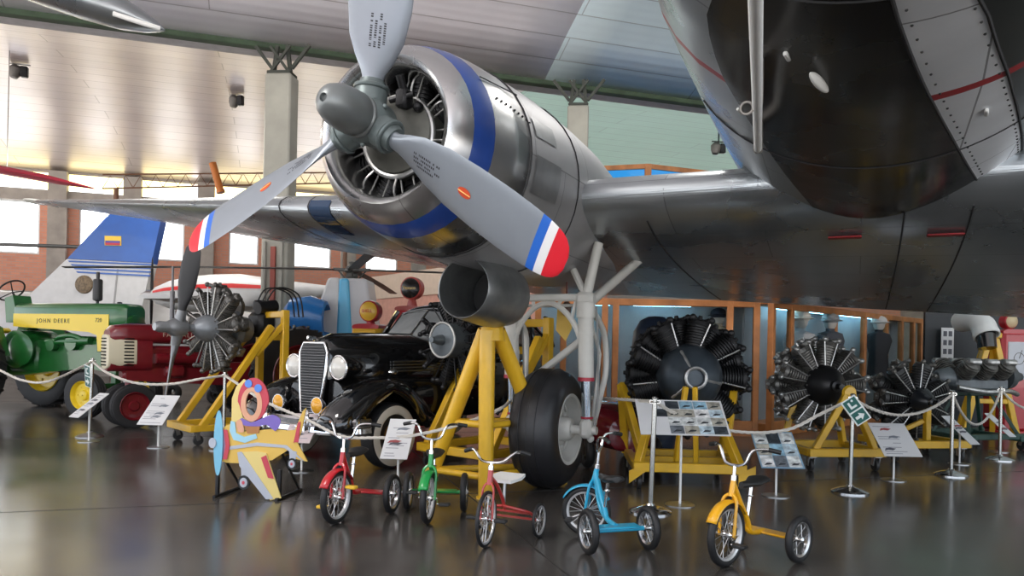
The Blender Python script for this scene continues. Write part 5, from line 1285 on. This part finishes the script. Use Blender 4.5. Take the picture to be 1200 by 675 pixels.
# ================================================================== BEHIND: TAIL FIN, HELICOPTER, PUMPS, CASES
FW = mat('fin_white', (.58, .58, .58), .4, var=.05); FB = mat('fin_blue', (.012, .085, .36), .28, coat=.3, var=.12, vscale=2)
D = 18.0
def W(px, py, d=D): return at(px, py, d)
tb = W(110, 400); tb.z = 0
t = thing('jet_airliner', 'white jet with a blue topped tail fin, standing behind the green tractor', 'airplane', tb)
def fin_prism(name, pts, dep, th, m, parent):
    q = [W(x, y)-tb for x, y in pts]; mb = MB(); mb.prism([(p.x, p.z) for p in q], (0, q[0].y-dep, 0), (1, 0, 0), (0, 0, 1), th); return mb.build(name, m, parent)
fin_prism('fin', [(20, 400), (22, 372), (40, 345), (83, 304), (181, 309), (170, 360), (170, 400)], 0, .3, FW, t)
fin_prism('fin_top', [(82.5, 304.5), (128, 256), (150, 240), (196, 240), (181, 309.5)], 0, .3, FB, t)
rud = fin_prism('rudder_gap', [(141, 316), (143, 316), (134, 400), (132, 400)], .155, .01, mat('gap_grey', (.3, .3, .3), .6), t)
for k in range(4): fin_prism('blue_stripe', [(84+k*3.2, 306+k*4.2), (181.5-k*.5, 310+k*4.3), (181-k*.5, 312+k*4.3), (86+k*3.2, 308+k*4.2)], .155, .02, mat('stripe_white', (.7, .7, .7), .4) if k < 0 else FB, t)
fin_prism('flag_yellow', [(127, 277.5), (146, 278), (146, 289), (127, 288.5)], .156, .02, mat('flag_y', (.75, .5, .05), .5), t)
fin_prism('flag_blue', [(128, 283), (145, 283.5), (145, 286), (128, 285.5)], .168, .02, mat('flag_b', (.08, .06, .3), .5), t)
fin_prism('flag_red', [(128, 285.5), (145, 286), (145, 288.4), (128, 288)], .168, .02, mat('flag_r', (.45, .03, .05), .5), t)
mb = MB(); c = W(103, 334)-tb; mb.lathe([(.22, 0), (.2, .03), (.1, .05), (.001, .05)], c-Vector((0, .16, 0)), (0, -1, 0), 24); mb.build('round_crest', mat('crest_brown', (.16, .11, .06), .5, var=.5, vscale=20), t)
mb = MB(); c0, c1 = W(-120, 372)-tb, W(330, 392)-tb
mb.loft([[Vector((c0.x+(c1.x-c0.x)*f, 1.6+r*math.cos(a), c0.z+(c1.z-c0.z)*f-.1+r*math.sin(a))) for a in [2*PI*k/24 for k in range(24)]] for f, r in ((0, .95), (.3, .9), (.7, .8), (.9, .6), (1, .3))]); mb.build('fuselage', FW, t)
mb = MB(); c = W(46, 352)-tb; mb.box(c+Vector((0, .3, 0)), (.55, .2, .7), .08); mb.build('tail_bullet', FW, t)
mb = MB(); mb.cyl((0, 1.6, .0), (0, 1.6, .9), .09); mb.box((0, 1.6, .06), (.5, .3, .12), .03); mb.build('tail_support', STL, t)
# white aeroplane with a red stripe further right
tb2 = W(215, 400, 16.5); tb2.z = 0
t = thing('small_white_plane', 'small white plane with a red stripe along its nose, behind the propeller engine', 'airplane', tb2)
mb = MB(); L_ = [(-.7, .12), (-.6, .22), (-.3, .36), (.1, .45), (.6, .5), (1.2, .5), (2.2, .3), (3.4, .1)]; zc = W(210, 345, 16.5).z
mb.loft([[Vector((x, r*math.cos(a), zc+.15*x*.3+r*.85*math.sin(a))) for a in [2*PI*k/24 for k in range(24)]] for x, r in L_]); f_ = mb.build('fuselage', FW, t)
mb = MB(); mb.loft([[Vector((x, -(r+.01)*math.cos(a), zc+.045*x+(r+.01)*.85*math.sin(a))) for a in (.18, .3, .42)] for x, r in L_[1:7]], closed=False, caps=False); mb.build('red_stripe', mat('stripe_bright_red', (.55, .03, .03), .4), f_)
mb = MB(); mb.lathe([(.12, 0), (.1, -.15), (.03, -.28), (.001, -.3)], (-.68, 0, zc-.03), (1, 0, 0), 18); mb.build('spinner', STL, t)
mb = MB(); mb.ball((-.72, 0, zc-.02), (.03, .06, .85), 12); mb.build('propeller', DRK, t)
for x, y in ((-.2, 0), (1.0, -.7), (1.0, .7)):
    mb = MB(); mb.cyl((x, y*.4, zc-.3), (x, y, .2), .03); mb.build('gear_leg', STL, t); mb = MB(); mb.torus((x, y, .19), (0, 1, 0), .12, .07, 24, 10); mb.build('gear_wheel', BLK, t)
mb = MB(); mb.loft([[Vector((.9+c_*x, y, zc-.25+z*.5)) for x, z in ((-.5, 0), (-.3, .14), (.2, .12), (.7, 0), (.2, -.04), (-.3, -.05))] for y, c_ in ((-3.2, .7), (0, 1), (3.2, .7))]); mb.build('wing', FW, t)
# helicopter, light blue and white, with its rotor over the left side
HB = mat('heli_sky_blue', (.10, .45, .72), .35, coat=.2); HD = mat('heli_blue', (.02, .16, .45), .3, coat=.2); HGY = mat('heli_grey', (.50, .50, .52), .4); RB = mat('rotor_dark', (.06, .06, .055), .5)
d = 14.2; hb = at(400, 400, d); hb.z = 0
t = thing('helicopter', 'light blue and white helicopter with a bare rotor head, behind the black car', 'helicopter', hb)
V = lambda px, py, dd=d: at(px, py, dd)-hb
def hloft(name, pts_top, pts_bot, m, y0=-.35, y1=.5):
    mb = MB(); q = [V(*p) for p in pts_bot]+[V(*p) for p in reversed(pts_top)]
    P0 = [(p.x, p.z) for p in q]; mb.prism(P0, (0, (y0+y1)/2, 0), (1, 0, 0), (0, 0, 1), y1-y0); o = mb.build(name, m, t); bv = o.modifiers.new('bev', 'BEVEL'); bv.width = .05; bv.segments = 2; return o
hloft('rotor_fairing', [(390, 327), (433, 328)], [(366, 420), (446, 420)], HGY, -.3, .5)
hloft('fairing_white_edge', [(389, 327), (403, 327)], [(364, 400), (404, 420)], FW, -.34, .3)
hloft('fairing_blue_panel', [(402, 328), (413, 328)], [(397, 420), (418, 420)], HB, -.36, .1)
mb = MB(); a_, b_ = V(352, 372), V(391, 376); mb.loft([[Vector((x, -.55+r*math.cos(a), z+r*math.sin(a))) for a in [2*PI*k/24 for k in range(24)]] for x, z, r in ((a_.x-.1, a_.z, .2), (a_.x, a_.z, .33), (a_.x+.35, a_.z+.02, .36), (b_.x, b_.z-.02, .36), (b_.x+.02, b_.z-.02, .3), (b_.x-.2, b_.z-.02, .27))]); mb.build('engine_cowl', HD, t)
hloft('cabin_base', [(349, 352), (392, 352)], [(349, 440), (392, 440)], HB, -.1, .5)
hloft('lower_hull', [(350, 420), (446, 420)], [(355, 478), (440, 478)], HB, -.3, .5)
m_ = V(411, 330); mb = MB(); mb.cyl(m_+Vector((0, .1, -.1)), m_+Vector((0, .1, .12)), .05); mb.lathe([(.1, .05), (.12, .1), (.1, .16), (.16, .2), (.12, .25), (.05, .33), (.06, .38), (.001, .4)], m_+Vector((0, .1, 0)), n=20)
for a in (0, 1.57, 3.14, 4.71): mb.bar(m_+Vector((0, .1, .22)), m_+Vector((.36*math.cos(a), .1+.36*math.sin(a), .24)), .07, .06, .01); mb.cyl(m_+Vector((.12*math.cos(a+.4), .1+.12*math.sin(a+.4), .05)), m_+Vector((.26*math.cos(a+.2), .1+.26*math.sin(a+.2), .22)), .015)
mb.build('rotor_head', RB, t)
for a, L in ((PI+.10, 5.2), (.05, 5.2), (1.57, 5), (-1.57+.3, 3.0)):
    mb = MB(); dd = Vector((math.cos(a), math.sin(a), 0)); nn_ = Vector((-dd.y, dd.x, 0)); r0 = m_+Vector((0, .1, .23)); mb.loft([[r0+dd*s+nn_*x+Vector((0, 0, z-.008*s*s*.5)) for x, z in ((-.1, 0), (-.05, .02), (.09, .008), (.1, -.004), (-.05, -.015))] for s in (.35, 1.5, 3, L)]); mb.build('rotor_blade', RB, t)
for s in (-1, 1): mb = MB(); mb.tube(smooth_path([(-1.4, .3+s*.7, .05), (-.8, .3+s*.7, .03), (.8, .3+s*.7, .03), (1.2, .3+s*.7, .05)], 4), .03, 8); mb.build('skid', STL, t); mb = MB(); mb.cyl((-.5, .3+s*.7, .03), (-.5, .3+s*.3, .4), .025); mb.cyl((.4, .3+s*.7, .03), (.4, .3+s*.3, .4), .025); mb.build('skid_leg', STL, t)
# another long rotor blade across the windows
for i, (p0, p1, lb) in enumerate(((at(-40, 285, 21), at(142, 291, 20), 'long dark rotor blade reaching in from the left edge before the bright windows'),)):
    mb = MB(); mb.bar(p0, p1, .22, .08, .02); o = mb.build('rotor_blade', RB); mb = MB(); 
    mb.cyl(Vector((p0.x, p0.y, 0)), p0, .12); mb.box((p0.x, p0.y, .1), (.9, .9, .2), .04); mb.build('rotor_mast', STL, o); tag(o, lb, 'rotor blade')
# petrol pumps
def fuel_pump(label, px, d, zg, gr, body, face, gcol, gtext, tcol, trim, zb, yaw=-.3, wd=.5):
    p = at(px, 400, d); t = thing('fuel_pump', label, 'fuel pump', (p.x, p.y, 0), yaw, 'old fuel pumps')
    mb = MB(); mb.box((0, 0, zb/2+.03), (wd, wd*.8, zb-.06), .06); mb.box((0, 0, .04), (wd+.12, wd*.8+.12, .08), .01); bd = mb.build('cabinet', body, t)
    mb = MB(); mb.loft([sring(y, 0, zb-.02, wd*.47, .06, .03, 3, 24) for y in (-wd*.36, -wd*.3, wd*.3, wd*.36)]); mb.build('cap', trim, t)
    mb = MB(); mb.box((0, -wd*.405, zb*.72), (wd*.7, .02, zb*.36), .006); fp = mb.build('dial_face', face, t)
    mb = MB(); mb.tube([(0, -wd*.42, zb*.74), (.05, -wd*.42, zb*.82)], .008, 6); mb.torus((0, -wd*.42, zb*.74), (0, 1, 0), .1, .006, 24, 6); mb.build('pointer', BLKP, fp)
    c = Vector((0, 0, zg)); mb = MB(); mb.lathe([(gr*.75, -.1), (gr, -.07), (gr*1.02, 0), (gr, .07), (gr*.75, .1)], c, (0, 1, 0), 32, caps=False); mb.lathe([(.05, -.2), (.09, -.1), (.06, .02)], c-Vector((0, 0, gr)), n=16); gl = mb.build('globe', trim, t)
    for s in (1, -1):
        mb = MB(); mb.lathe([(gr*.88, -s*.085), (gr*.6, -s*.12), (.001, -s*.135)], c, (0, 1, 0), 32); gf = mb.build('globe_face', gcol, gl)
        if s == 1 and gtext: text_part(gtext, gr*.42, basis(c+Vector((0, -.137, 0)), (1, 0, 0), (0, 0, 1)), tcol, 'globe_lettering', gf, .003)
    mb = MB(); mb.tube(smooth_path([(wd*.5, 0, zb*.75), (wd*.66, -.1, zb*.6), (wd*.6, -.1, zb*.3), (wd*.56, -.02, zb*.55)], 6), .018, 8); mb.build('hose', GRIP, t)
PR = mat('pump_red', (.42, .02, .03), .3, coat=.3); PY = mat('pump_yellow', (.75, .42, .03), .35)
zz = at(481, 338, 12.6).z
fuel_pump('fuel pump with a black round globe, between the car roof and the silver duct', 482, 12.6, zz, .19, PR, WHT, mat('globe_black', (.015, .013, .012), .25), 'Texaco', mat('lettering_gold', (.75, .5, .1), .4), mat('globe_red_rim', (.35, .05, .04), .35), zz-.34)
zz = at(436, 365, 12.0).z
fuel_pump('yellow fuel pump with a yellow globe in a red rim', 434, 12.0, zz, .17, PY, PY, mat('globe_yellow', (.75, .45, .05), .3), 'SHELL', mat('lettering_red', (.6, .04, .02), .4), PR, zz-.24)
d_ = 13.2; zz = at(1190, 377, d_).z
fuel_pump('red fuel pump with a cream globe at the right edge', 1181, d_, zz+.0, .13, PR, mat('dial_white', (.55, .57, .62), .4), mat('globe_cream', (.62, .50, .30), .4), '', None, PR, zz-.18, yaw=.15, wd=.6)
# wooden framed glass cases
CG = bpy.data.materials.new('case_glass'); CG.use_nodes = True; b = CG.node_tree.nodes['Principled BSDF']; b.inputs['Base Color'].default_value = (.75, .82, .85, 1); b.inputs['Roughness'].default_value = .04; b.inputs['Transmission Weight'].default_value = 1.0; b.inputs['IOR'].default_value = 1.05; b.inputs['Specular IOR Level'].default_value = .9
WLL = mat('case_back', (.42, .44, .46), .6, var=.2, vscale=1.2)
def case(label, p0, p1, zt, posts, dep, cabl):
    d = (p1-p0); L = d.length; d.normalize(); nn_ = Vector((-d.y, d.x, 0))
    t = thing('display_case', label, 'display case', p0, math.atan2(d.y, d.x), 'wood framed glass cases')
    for f in posts: mb = MB(); mb.box((f*L, 0, zt/2), (.1, .1, zt), .01); mb.build('post', WOOD, t)
    for z in (zt-.05, .12): mb = MB(); mb.box((L/2, 0, z), (L, .09, .11 if z > 1 else .24), .01); mb.build('rail', WOOD, t)
    mb = MB(); mb.box((L/2, 0, zt/2+.05), (L-.02, .008, zt-.3)); mb.build('glass', CG, t)
    mb = MB(); mb.box((L/2, dep, zt/2), (L, .04, zt)); mb.build('back_panel', WLL, t)
    mb = MB(); mb.box((L/2, dep/2, .1), (L, dep, .2), .01); mb.box((L/2, dep/2, zt-.02), (L, dep, .04), .01); mb.build('carcass', WOOD, t)
    for a_, b_ in ((.08, .34), (.45, .72)):
        mb = MB(); mb.cyl((a_*L, dep*.5, zt-.07), (b_*L, dep*.5, zt-.07), .018, n=8); mb.build('lamp_tube', mat('tube_light', (.8, .95, 1), .4, emit=((.30, .72, 1.0), 16.0)), t)
    return t
q0, q1 = gnd(630, 12.25), gnd(886, 12.0)
case('long glass case with orange wooden posts behind the main wheel and largest engine', q0, q1, 2.16, [0, .12, .31, .36, .88, 1], .8, '')
r0, r1 = gnd(904, 12.0), gnd(1082, 17.0)
case('receding glass case with close wooden posts at the right', r0, r1, 2.16, [0, .09, .33, .52, .68, .80, .9, .97], .5, '')
# things inside the cases
def bust(label, px, py, d, m, s=1.0, hat=None):
    c = at(px, py, d); t = thing('mannequin', label, 'mannequin', (c.x, c.y, .2), 0, 'mannequins in the glass cases'); z = c.z-.2
    mb = MB(); mb.loft([[Vector((w*s*math.cos(a), dd*s*math.sin(a), z+h_*s)) for a in [2*PI*k/18 for k in range(18)]] for h_, w, dd in ((-1.0, .2, .14), (-.55, .17, .12), (-.3, .24, .14), (-.18, .2, .12), (-.14, .07, .07), (-.1, .07, .07))]); mb.build('torso', m, t)
    mb = MB(); mb.ball((0, 0, z), (.1*s, .115*s, .13*s), 18); mb.build('head', mat('mannequin_pale', (.55, .5, .45), .6), t)
    mb = MB(); mb.cyl((0, 0, 0), (0, 0, z-.9*s), .03); mb.lathe([(.2, 0), (.2, .02), (.03, .04)], n=24); mb.build('pole_base', STL, t)
    if hat: mb = MB(); mb.ball((0, 0, z+.06*s), (.135*s, .15*s, .1*s), 18); mb.lathe([(.13*s, 0), (.19*s, -.015), (.13*s, .012)], (0, -.03, z+.04*s), n=24); mb.build('hat', hat, t)
DN = mat('uniform_navy', (.02, .03, .06), .8)
bust('dressed mannequin with a dark cap in the long case, above the largest engine', 842, 372, 12.45, mat('uniform_tan', (.4, .33, .24), .8), 1.0, mat('cap_dark', (.03, .04, .07), .7))
bust('mannequin in pale clothes and white helmet, left end of the receding case', 938, 376, 12.95, mat('uniform_pale', (.42, .42, .42), .8), 1.25, mat('helmet_white', (.72, .68, .60), .4))
bust('dark dressed mannequin deeper in the receding case', 973, 378, 13.55, mat('uniform_dark', (.06, .06, .07), .8), 1.1, mat('cap_grey', (.3, .3, .3), .6))
bust('mannequin in a dark jacket near the far end of the receding case', 1030, 380, 15.15, mat('uniform_black', (.02, .02, .024), .8), 1.1, mat('cap_pale', (.6, .58, .56), .6))
c = at(768, 398, 9.6); t = thing('drop_tank', 'dark blue rounded tank standing behind the largest engine', 'tank', (c.x, c.y, 0), 0); z = c.z
mb = MB(); mb.lathe([(.001, 0), (.24, .05), (.3, .3), (.31, z-.2), (.28, z+.1), (.2, z+.24), (.1, z+.29), (.001, z+.3)], n=28); mb.build('shell', mat('tank_blue', (.02, .03, .055), .4), t)
mb = MB(); mb.torus((0, 0, z-.1), (0, 0, 1), .31, .012, 28, 6); mb.build('band', DRK, t)
# white elbow duct on yellow trestle, poster panel behind
c = at(1147, 383, 12.6); t = thing('white_elbow_duct', 'white elbow pipe with a black mouth, left of the red fuel pump', 'duct', (c.x, c.y, c.z-.5))
o = Vector((0, 0, .5)); mb = MB(); mb.tube(smooth_path([o+Vector((.0, .5, .1)), o+Vector((0, .15, .12)), o+Vector((0, -.1, .02)), o+Vector((0, -.22, -.16))], 6), [.18]*12+[.19]*4+[.2]*3, 24, caps=False); e_ = mb.build('elbow', WHT, t); so = e_.modifiers.new('th', 'SOLIDIFY'); so.thickness = .03
mb = MB(); mb.cyl(o+Vector((0, -.16, -.05)), o+Vector((0, -.24, -.36)), .155, .14, 22); mb.build('black_mouth', BLKP, t)
t = thing('trestle', 'yellow A-shaped trestle under the white elbow pipe', 'stand', (c.x+.25, c.y+.05, 0))
for s in (-1, 1):
    mb = MB(); mb.bar((s*.45, 0, .02), (s*.05, 0, c.z-.16), .1, .1, .01); mb.build('leg', YEL, t); mb = MB(); mb.bar((s*.3, .4, .02), (s*.05, .05, c.z-.16), .09, .09, .01); mb.build('rear_leg', YEL, t)
mb = MB(); mb.bar((-.3, 0, .6), (.3, 0, .6), .08, .08, .01); mb.build('cross_beam', YEL, t); mb = MB(); mb.box((0, .02, c.z-.14), (.28, .2, .1), .02); mb.build('top_plate', YEL, t)
wall_seg('wall_dark_partition', gnd(1084, 14.6), gnd(1260, 14.2), 0, 2.3, .1, mat('partition_black', (.018, .022, .026), .5))
p = at(1110, 407, 14.4); t = thing('poster', 'narrow white poster with small dark pictures on the black partition', 'poster', (p.x, p.y, p.z-.35))
mb = MB(); mb.box((0, 0, .35), (.24, .02, .75), .004); s_ = mb.build('sheet', PAPER, t)
for k in range(4):
    for j in (-1, 1): mb = MB(); mb.box((j*.05, -.012, .1+.17*k), (.07, .006, .1), .002); mb.build('picture', mat('print_10', (.1, .1, .12), .5), s_)
# dark red car body low behind the main wheel
c = at(722, 490, 8.8); t = thing('red_pedal_car', 'low dark red rounded car body behind the yellow stand and main wheel', 'toy car', (c.x+.0, c.y-.1, 0), .2)
mb = MB(); mb.loft([sring(y, 0, .42, w, tp, .2, 2.6, 26) for y, w, tp in ((-.5, .1, .05), (-.45, .25, .18), (-.2, .38, .3), (.2, .42, .34), (.7, .4, .3), (1.1, .2, .1))]); mb.build('body', mat('car_dark_red', (.16, .008, .015), .2, coat=.6), t)
for s in (-1, 1):
    for y in (-.15, .75): mb = MB(); mb.torus((s*.4, y, .18), (1, 0, 0), .13, .05, 24, 10); w_ = mb.build('wheel', BLK, t); mb = MB(); mb.lathe([(.1, -.03), (.08, 0), (.1, .03)], (s*.4, y, .18), (1, 0, 0), 18); mb.build('wheel_disc', CHR, w_)
# hook on a cable under the nacelle
p0, p1 = at(664, 322, 7.6), at(664, 356, 7.6); t = thing('hanging_hook', 'small brown hook block with a yellow tag hanging under the nacelle', 'hook', p1-Vector((0, 0, .3)))
q = Vector((0, 0, .3)); mb = MB(); mb.cyl(q, q+(p0-p1)+Vector((0, 0, .35)), .008, n=8); mb.build('cable', mat('cable_brown', (.16, .05, .04), .6), t)
mb = MB(); mb.ball(q-Vector((0, 0, .05)), (.05, .05, .08), 14); mb.build('block', mat('block_brown', (.10, .05, .03), .5), t)
mb = MB(); mb.prism([(-.07, -.02), (.06, -.02), (.08, -.25), (.02, -.38), (-.08, -.27)], q+Vector((-.02, .03, 0)), (1, 0, 0), (0, 0, 1), .01); mb.build('tag', mat('tag_yellow', (.75, .48, .08), .5), t)
# ================================================================== UNDER THE ROOF
def roof_z(p):
    q = ((p-G0).dot(N)-.1)/13.5; return 7.3-.3*q+.75*4*q*(1-q)
def flood(label, px, py, d, yaw):
    c = at(px, py, d); t = thing('floodlight', label, 'lamp', c, yaw, 'floodlights under the roof')
    mb = MB(); mb.lathe([(.08, .0), (.13, .1), (.15, .22), (.1, .3)], (0, 0, -.1), (.2, .1, 1), 18); mb.build('reflector', mat('lamp_housing', (.14, .13, .12), .5, .4), t)
    mb = MB(); mb.box((.22, 0, .06), (.16, .14, .26), .02); mb.build('ballast_box', DRK, t); mb = MB(); mb.bar((-.1, 0, .24), (.35, 0, .24), .03, .03); mb.bar((.1, 0, .24), (.1, 0, roof_z(c)-c.z+.02), .03, .03); mb.build('bracket', DRK, t)
flood('floodlight under the roof at the left edge', 16, 86, 18, .3); flood('floodlight under the roof left of the concrete column', 273, 121, 20, -.2); flood('small floodlight above the wing near the fuselage', 838, 176, 21, .2)
# suspended silver float and red wing at the left
c = at(138, 16, 10.5); t = thing('hanging_float', 'silver pointed float hanging from the roof at the top left', 'aircraft part', c)
mb = MB(); S = []
for x, w, hgt, yy in ((-1.4, .36, .3, .1), (-.6, .36, .32, .05), (0, .32, .28, 0), (.35, .22, .17, 0), (.56, .1, .08, 0), (.66, .02, .02, 0)): S.append([Vector((x, yy+w*math.cos(a), -x*.32+hgt*math.sin(a)*(1 if math.sin(a) > 0 else .7))) for a in [2*PI*k/20 for k in range(20)]])
mb.loft(S); mb.build('float_hull', ALW, t); mb = MB(); mb.tube([(.1, -.30, -.13), (.45, -.2, -.21), (.62, -.06, -.22)], .035, 8); mb.build('keel_strip', WHT, t)
mb = MB(); mb.cyl((-.5, 0, .4), (-.5, 0, 3.4), .012, n=6); mb.build('hanging_cable', STL, t)
a_, b_ = at(-60, 190, 17), at(110, 221, 17); t = thing('hanging_wing', 'red edged model wing hanging at the left under the roof', 'aircraft part', a_.lerp(b_, .5)); m0 = a_.lerp(b_, .5)
mb = MB(); mb.loft([[p-m0+Vector((0, y*s, z*s)) for y, z in ((-.5, 0), (-.3, .12), (.3, .08), (.5, 0), (.3, -.04), (-.3, -.06))] for p, s in ((a_, 1), (a_.lerp(b_, .7), .8), (b_, .15))]); mb.build('wing_panel', mat('wing_crimson', (.45, .02, .05), .4), t)
mb = MB(); mb.cyl(a_.lerp(b_, .4)-m0, a_.lerp(b_, .4)-m0+Vector((0, 0, 3.0)), .012, n=6); mb.build('hanging_cable', STL, t)
# lattice boom crossing behind the column
TR = mat('truss_rust', (.20, .10, .06), .7)
p0, p1 = at(120, 221, 22.5), at(420, 214, 24.5); t = thing('lattice_boom', 'thin rusty lattice boom lying high across the hall behind the outer wing', 'crane boom', Vector((p0.x, p0.y, 0))); o = Vector((p0.x, p0.y, 0)); u = Vector((0, 0, .42)); n_ = 18
mb = MB(); mb.cyl(p0-o, p1-o, .025, n=6); mb.build('lower_chord', TR, t); mb = MB(); mb.cyl(p0-o+u, p1-o+u*.8, .025, n=6); mb.build('upper_chord', TR, t)
lc = MB(); 
for i in range(n_):
    q0, q1 = p0.lerp(p1, i/n_)-o, p0.lerp(p1, (i+.5)/n_)-o+u*.9; mb = MB(); mb.tube([q0, q1, p0.lerp(p1, (i+1)/n_)-o], .014, 5); mb.build('lacing', TR, t)
mb = MB(); mb.box(p0.lerp(p1, .25)-o+Vector((0, 0, .2)), (1.1, .5, .55), .02); mb.build('cage', mat('cage_dark', (.10, .06, .05), .7), t) if False else None
for f in (.05, .95): mb = MB(); mb.cyl(Vector((p0.lerp(p1, f).x, p0.lerp(p1, f).y, 0))-o, p0.lerp(p1, f)-o, .07); mb.build('support_post', TR, t)
p0, p1 = at(249, 191, 23.2), at(259, 226, 23.2); mb = MB(); mb.cyl(p0, p1, .11, .11, 14); mb.lathe([(.13, 0), (.13, .08)], p1, (p0-p1), 14); o = mb.build('orange_post', mat('post_orange', (.55, .17, .03), .5)); tag(o, 'short orange post standing on the lattice boom', 'post')
# ================================================================== LIGHT AND CAMERA
w = bpy.data.worlds.new('World'); SC.world = w; w.use_nodes = True
nt = w.node_tree; bg = nt.nodes['Background']
tc = nt.nodes.new('ShaderNodeTexCoord'); sp = nt.nodes.new('ShaderNodeSeparateXYZ'); rp = nt.nodes.new('ShaderNodeValToRGB')
nt.links.new(tc.outputs['Generated'], sp.inputs[0])
mr = nt.nodes.new('ShaderNodeMapRange'); mr.inputs[1].default_value = -1; mr.inputs[2].default_value = 1
nt.links.new(sp.outputs['Z'], mr.inputs[0]); nt.links.new(mr.outputs[0], rp.inputs[0])
cr = rp.color_ramp; cr.elements[0].position = .0; cr.elements[0].color = (2.2, 2.05, 1.95, 1); cr.elements[1].position = 1; cr.elements[1].color = (.45, .62, .95, 1)
for p, c in ((.49, (2.2, 2.1, 2.0, 1)), (.51, (.85, .90, .95, 1)), (.6, (.75, .85, 1.0, 1))):
    e = cr.elements.new(p); e.color = c
nt.links.new(rp.outputs[0], bg.inputs['Color']); bg.inputs['Strength'].default_value = 2.7
def area(name, loc, rot, sx, sy, power, col):
    l = bpy.data.lights.new(name, 'AREA'); l.shape = 'RECTANGLE'; l.size = sx; l.size_y = sy; l.energy = power; l.color = col
    o = bpy.data.objects.new(name, l); COL.objects.link(o); o.location = loc; o.rotation_euler = rot; return o
area('fill_light', (-5.5, 2.5, 7.2), (0, math.radians(-20), 0), 2.5, 2.5, 420, (1, .97, .93))  # unseen area lights added under the roof to brighten the hall
area('fill_light', (3.0, 9.5, 6.6), (0, 0, 0), 2, 2, 120, (1, .95, .9))
area('fill_light', (-7.0, 16, 6.2), (0, 0, 0), 3, 2, 250, (1, .95, .88))
cam = bpy.data.cameras.new('Camera'); cam.sensor_width = 36; cam.lens = 36*FPX/1200; cam.shift_y = (HY-337.5)/1200; cam.clip_end = 200; cam.clip_start = .05
co = bpy.data.objects.new('Camera', cam); COL.objects.link(co)
co.matrix_world = Matrix(((CR.x, CU.x, 0, 0), (CR.y, CU.y, -1, 0), (CR.z, CU.z, 0, CH), (0, 0, 0, 1)))
SC.camera = co
vs = SC.view_settings; vs.view_transform = 'Standard'; vs.look = 'None'; vs.gamma = 1; vs.use_curve_mapping = False; vs.exposure = -0.12
